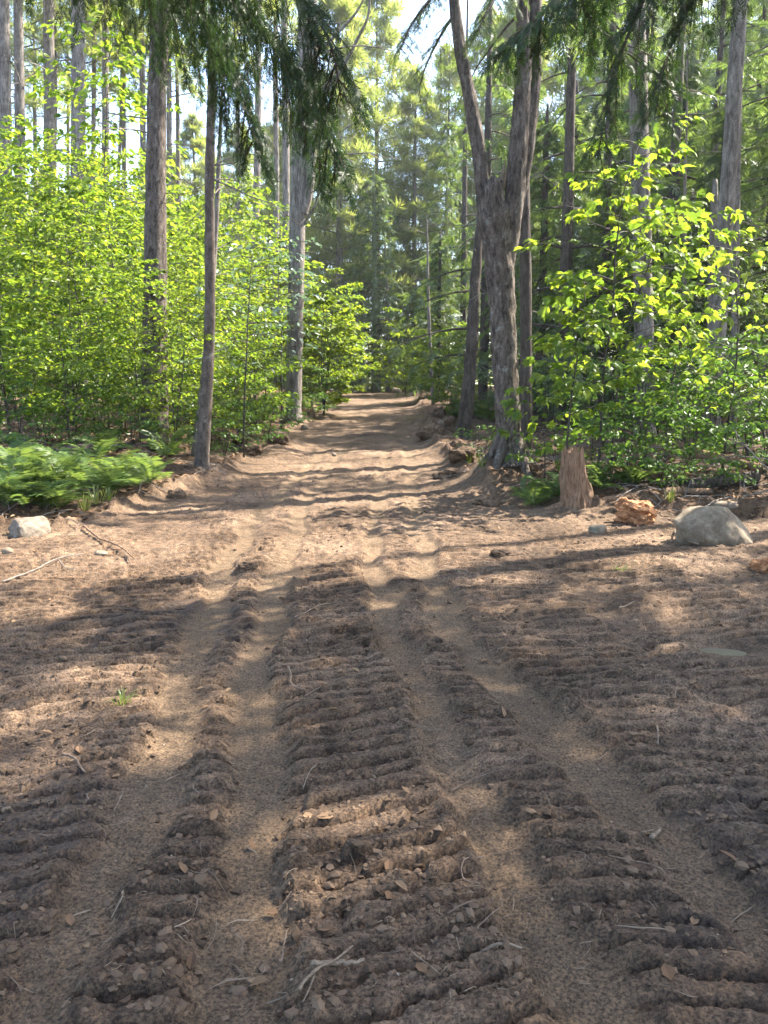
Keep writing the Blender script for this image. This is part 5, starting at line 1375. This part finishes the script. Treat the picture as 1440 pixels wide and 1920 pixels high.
def clods():
    x, y, z, dry, r = random_ground(22000, 1.7, 13, 401)
    k = (r.random(len(x)) > dry * 0.85) & (vn(x * 1.3, y * 1.3, seed=65) + 0.3 * r.normal(0, 1, len(x)) > -0.15)
    x, y, z = x[k], y[k], z[k]; n = len(x)
    s = np.clip(np.exp(r.normal(-5.15, 0.50, n)), 0.003, 0.018)
    V, F = ICO1
    V = V[None] * (1 + 0.26 * r.normal(0, 1, (n, len(V), 1)))
    S3 = s[:, None] * np.stack([r.uniform(0.8, 1.5, n), r.uniform(0.8, 1.5, n), r.uniform(0.5, 0.9, n)], -1)
    a = r.uniform(0, 6.28, n); c, sn = np.cos(a), np.sin(a)
    V = V * S3[:, None, :]
    V = np.stack([V[..., 0] * c[:, None] - V[..., 1] * sn[:, None], V[..., 0] * sn[:, None] + V[..., 1] * c[:, None], V[..., 2]], -1)
    V += np.stack([x, y, z + s * 0.1], -1)[:, None, :]
    Fa = (F[None] + (np.arange(n) * V.shape[1])[:, None, None]).reshape(-1, 3)
    tag(ob('dirt_clods', mk('dirt_clods', V.reshape(-1, 3), Fa, M_CLOD, False)), 'small crumbs and clods of brown dirt strewn over the track', 'dirt', kind='stuff')
clods()

def strands(name, label, n, dmin, dmax, seed, lmin, lmax, wd, material, inside=True, bend=0.4, lift=0.006, kind_cat='litter'):
    x, y, z, dry, r = random_ground(n, dmin, dmax, seed, inside)
    n = len(x); a = r.uniform(0, 6.28, n); L = r.uniform(lmin, lmax, n); b = r.normal(0, bend, n)
    pts = []
    px, py, ang = x.copy(), y.copy(), a.copy()
    for k in range(4):
        zz = ground_full(px, py)[0] + lift * (1 + (k in (1, 2)) * r.random(n))
        pts.append(np.stack([px, py, zz], -1)); px = px + np.cos(ang) * L / 3; py = py + np.sin(ang) * L / 3; ang = ang + b
    pts = np.stack(pts, 1)
    w_ = (wd * r.uniform(0.6, 1.5, n))[:, None] * np.ones((1, 4)) * np.array([[0.7, 1, 0.9, 0.35]])
    off = np.stack([-np.sin(a), np.cos(a), np.zeros(n)], -1)[:, None, :] * w_[..., None]
    up = np.array([0, 0, 1.0]) * w_[..., None]
    V = np.stack([pts - off, pts + off, pts + up * 1.2], 2)  # three-sided strand
    Vf = V.reshape(-1, 3); F = []
    base = (np.arange(n) * 12)[:, None]
    for k in range(3):
        for (p_, q_) in ((0, 2), (2, 1), (1, 0)):
            F.append(np.concatenate([base + 3 * k + p_, base + 3 * k + q_, base + 3 * (k + 1) + q_, base + 3 * (k + 1) + p_], 1))
    tag(ob(name, mk(name, Vf, np.concatenate(F), material, False)), label, kind_cat, kind='stuff')
strands('rootlet_litter', 'fine dry rootlets and straw scattered over the dirt', 2600, 1.75, 9, 411, 0.015, 0.07, 0.0009, M_STRAW)
strands('twig_litter', 'thin broken twigs scattered over the dirt', 240, 1.8, 14, 412, 0.05, 0.17, 0.0018, M_STRAW, bend=0.25)
strands('forest_twig_litter', 'fallen twigs on the floor of the wood beside the track', 1500, 8, 26, 413, 0.2, 0.9, 0.006, M_TWIG, inside=False, bend=0.2, lift=0.03)

strands('needle_litter', 'reddish fallen pine needles along the dirt edges', 5200, 5.5, 16, 415, 0.04, 0.10, 0.0016, M_NEED, bend=0.12, lift=0.004)

def flats(name, label, n, dmin, dmax, seed, smin, smax, material, inside, tilt=0.35, lift=0.008):
    x, y, z, dry, r = random_ground(n, dmin, dmax, seed, inside)
    n = len(x); th = r.uniform(0, 6.28, n)
    D = np.stack([np.cos(th), np.sin(th), r.normal(0, tilt, n)], -1); Nn = np.stack([r.normal(0, tilt, n), r.normal(0, tilt, n), np.ones(n)], -1)
    acc = Acc(); scatter(acc, [(np.array(LEAF_V), np.array(LEAF_F))], np.stack([x, y, z + lift], -1), D, Nn, r.uniform(smin, smax, n))
    tag(ob(name, acc.mesh(name, material, False)), label, 'litter', kind='stuff')
flats('dead_leaf_litter', 'brown dead leaves covering the floor of the wood', 22000, 8, 34, 421, 0.05, 0.12, M_DEADL, False)
flats('wood_chip_litter', 'pale wood chips and leaf scraps on the dirt', 260, 1.8, 11, 422, 0.006, 0.016, M_CHIP, True)
flats('dirt_leaf_litter', 'few dead leaves lying on the dirt', 260, 1.8, 18, 423, 0.03, 0.07, M_DEADL, True)
# ------------------------------------------------------------------ the sunlit air of the wood
V, F = np.array([(x, y, z) for z in (-2.5, 42) for y in (-45, 195) for x in (-135, 135)], float), np.array([(0, 2, 3, 1), (4, 5, 7, 6), (0, 1, 5, 4), (2, 6, 7, 3), (0, 4, 6, 2), (1, 3, 7, 5)])
hm, hn, ho = mat('hazy_air'); pv = N(hn, 'ShaderNodeVolumePrincipled')
pv.inputs['Color'].default_value = (0.93, 0.96, 1.0, 1); pv.inputs['Density'].default_value = 0.0005; pv.inputs['Anisotropy'].default_value = 0.35
hn.links.new(pv.outputs[0], ho.inputs['Volume'])
tag(ob('haze', mk('haze', V, F, hm, False)), kind='stuff')
print('done')
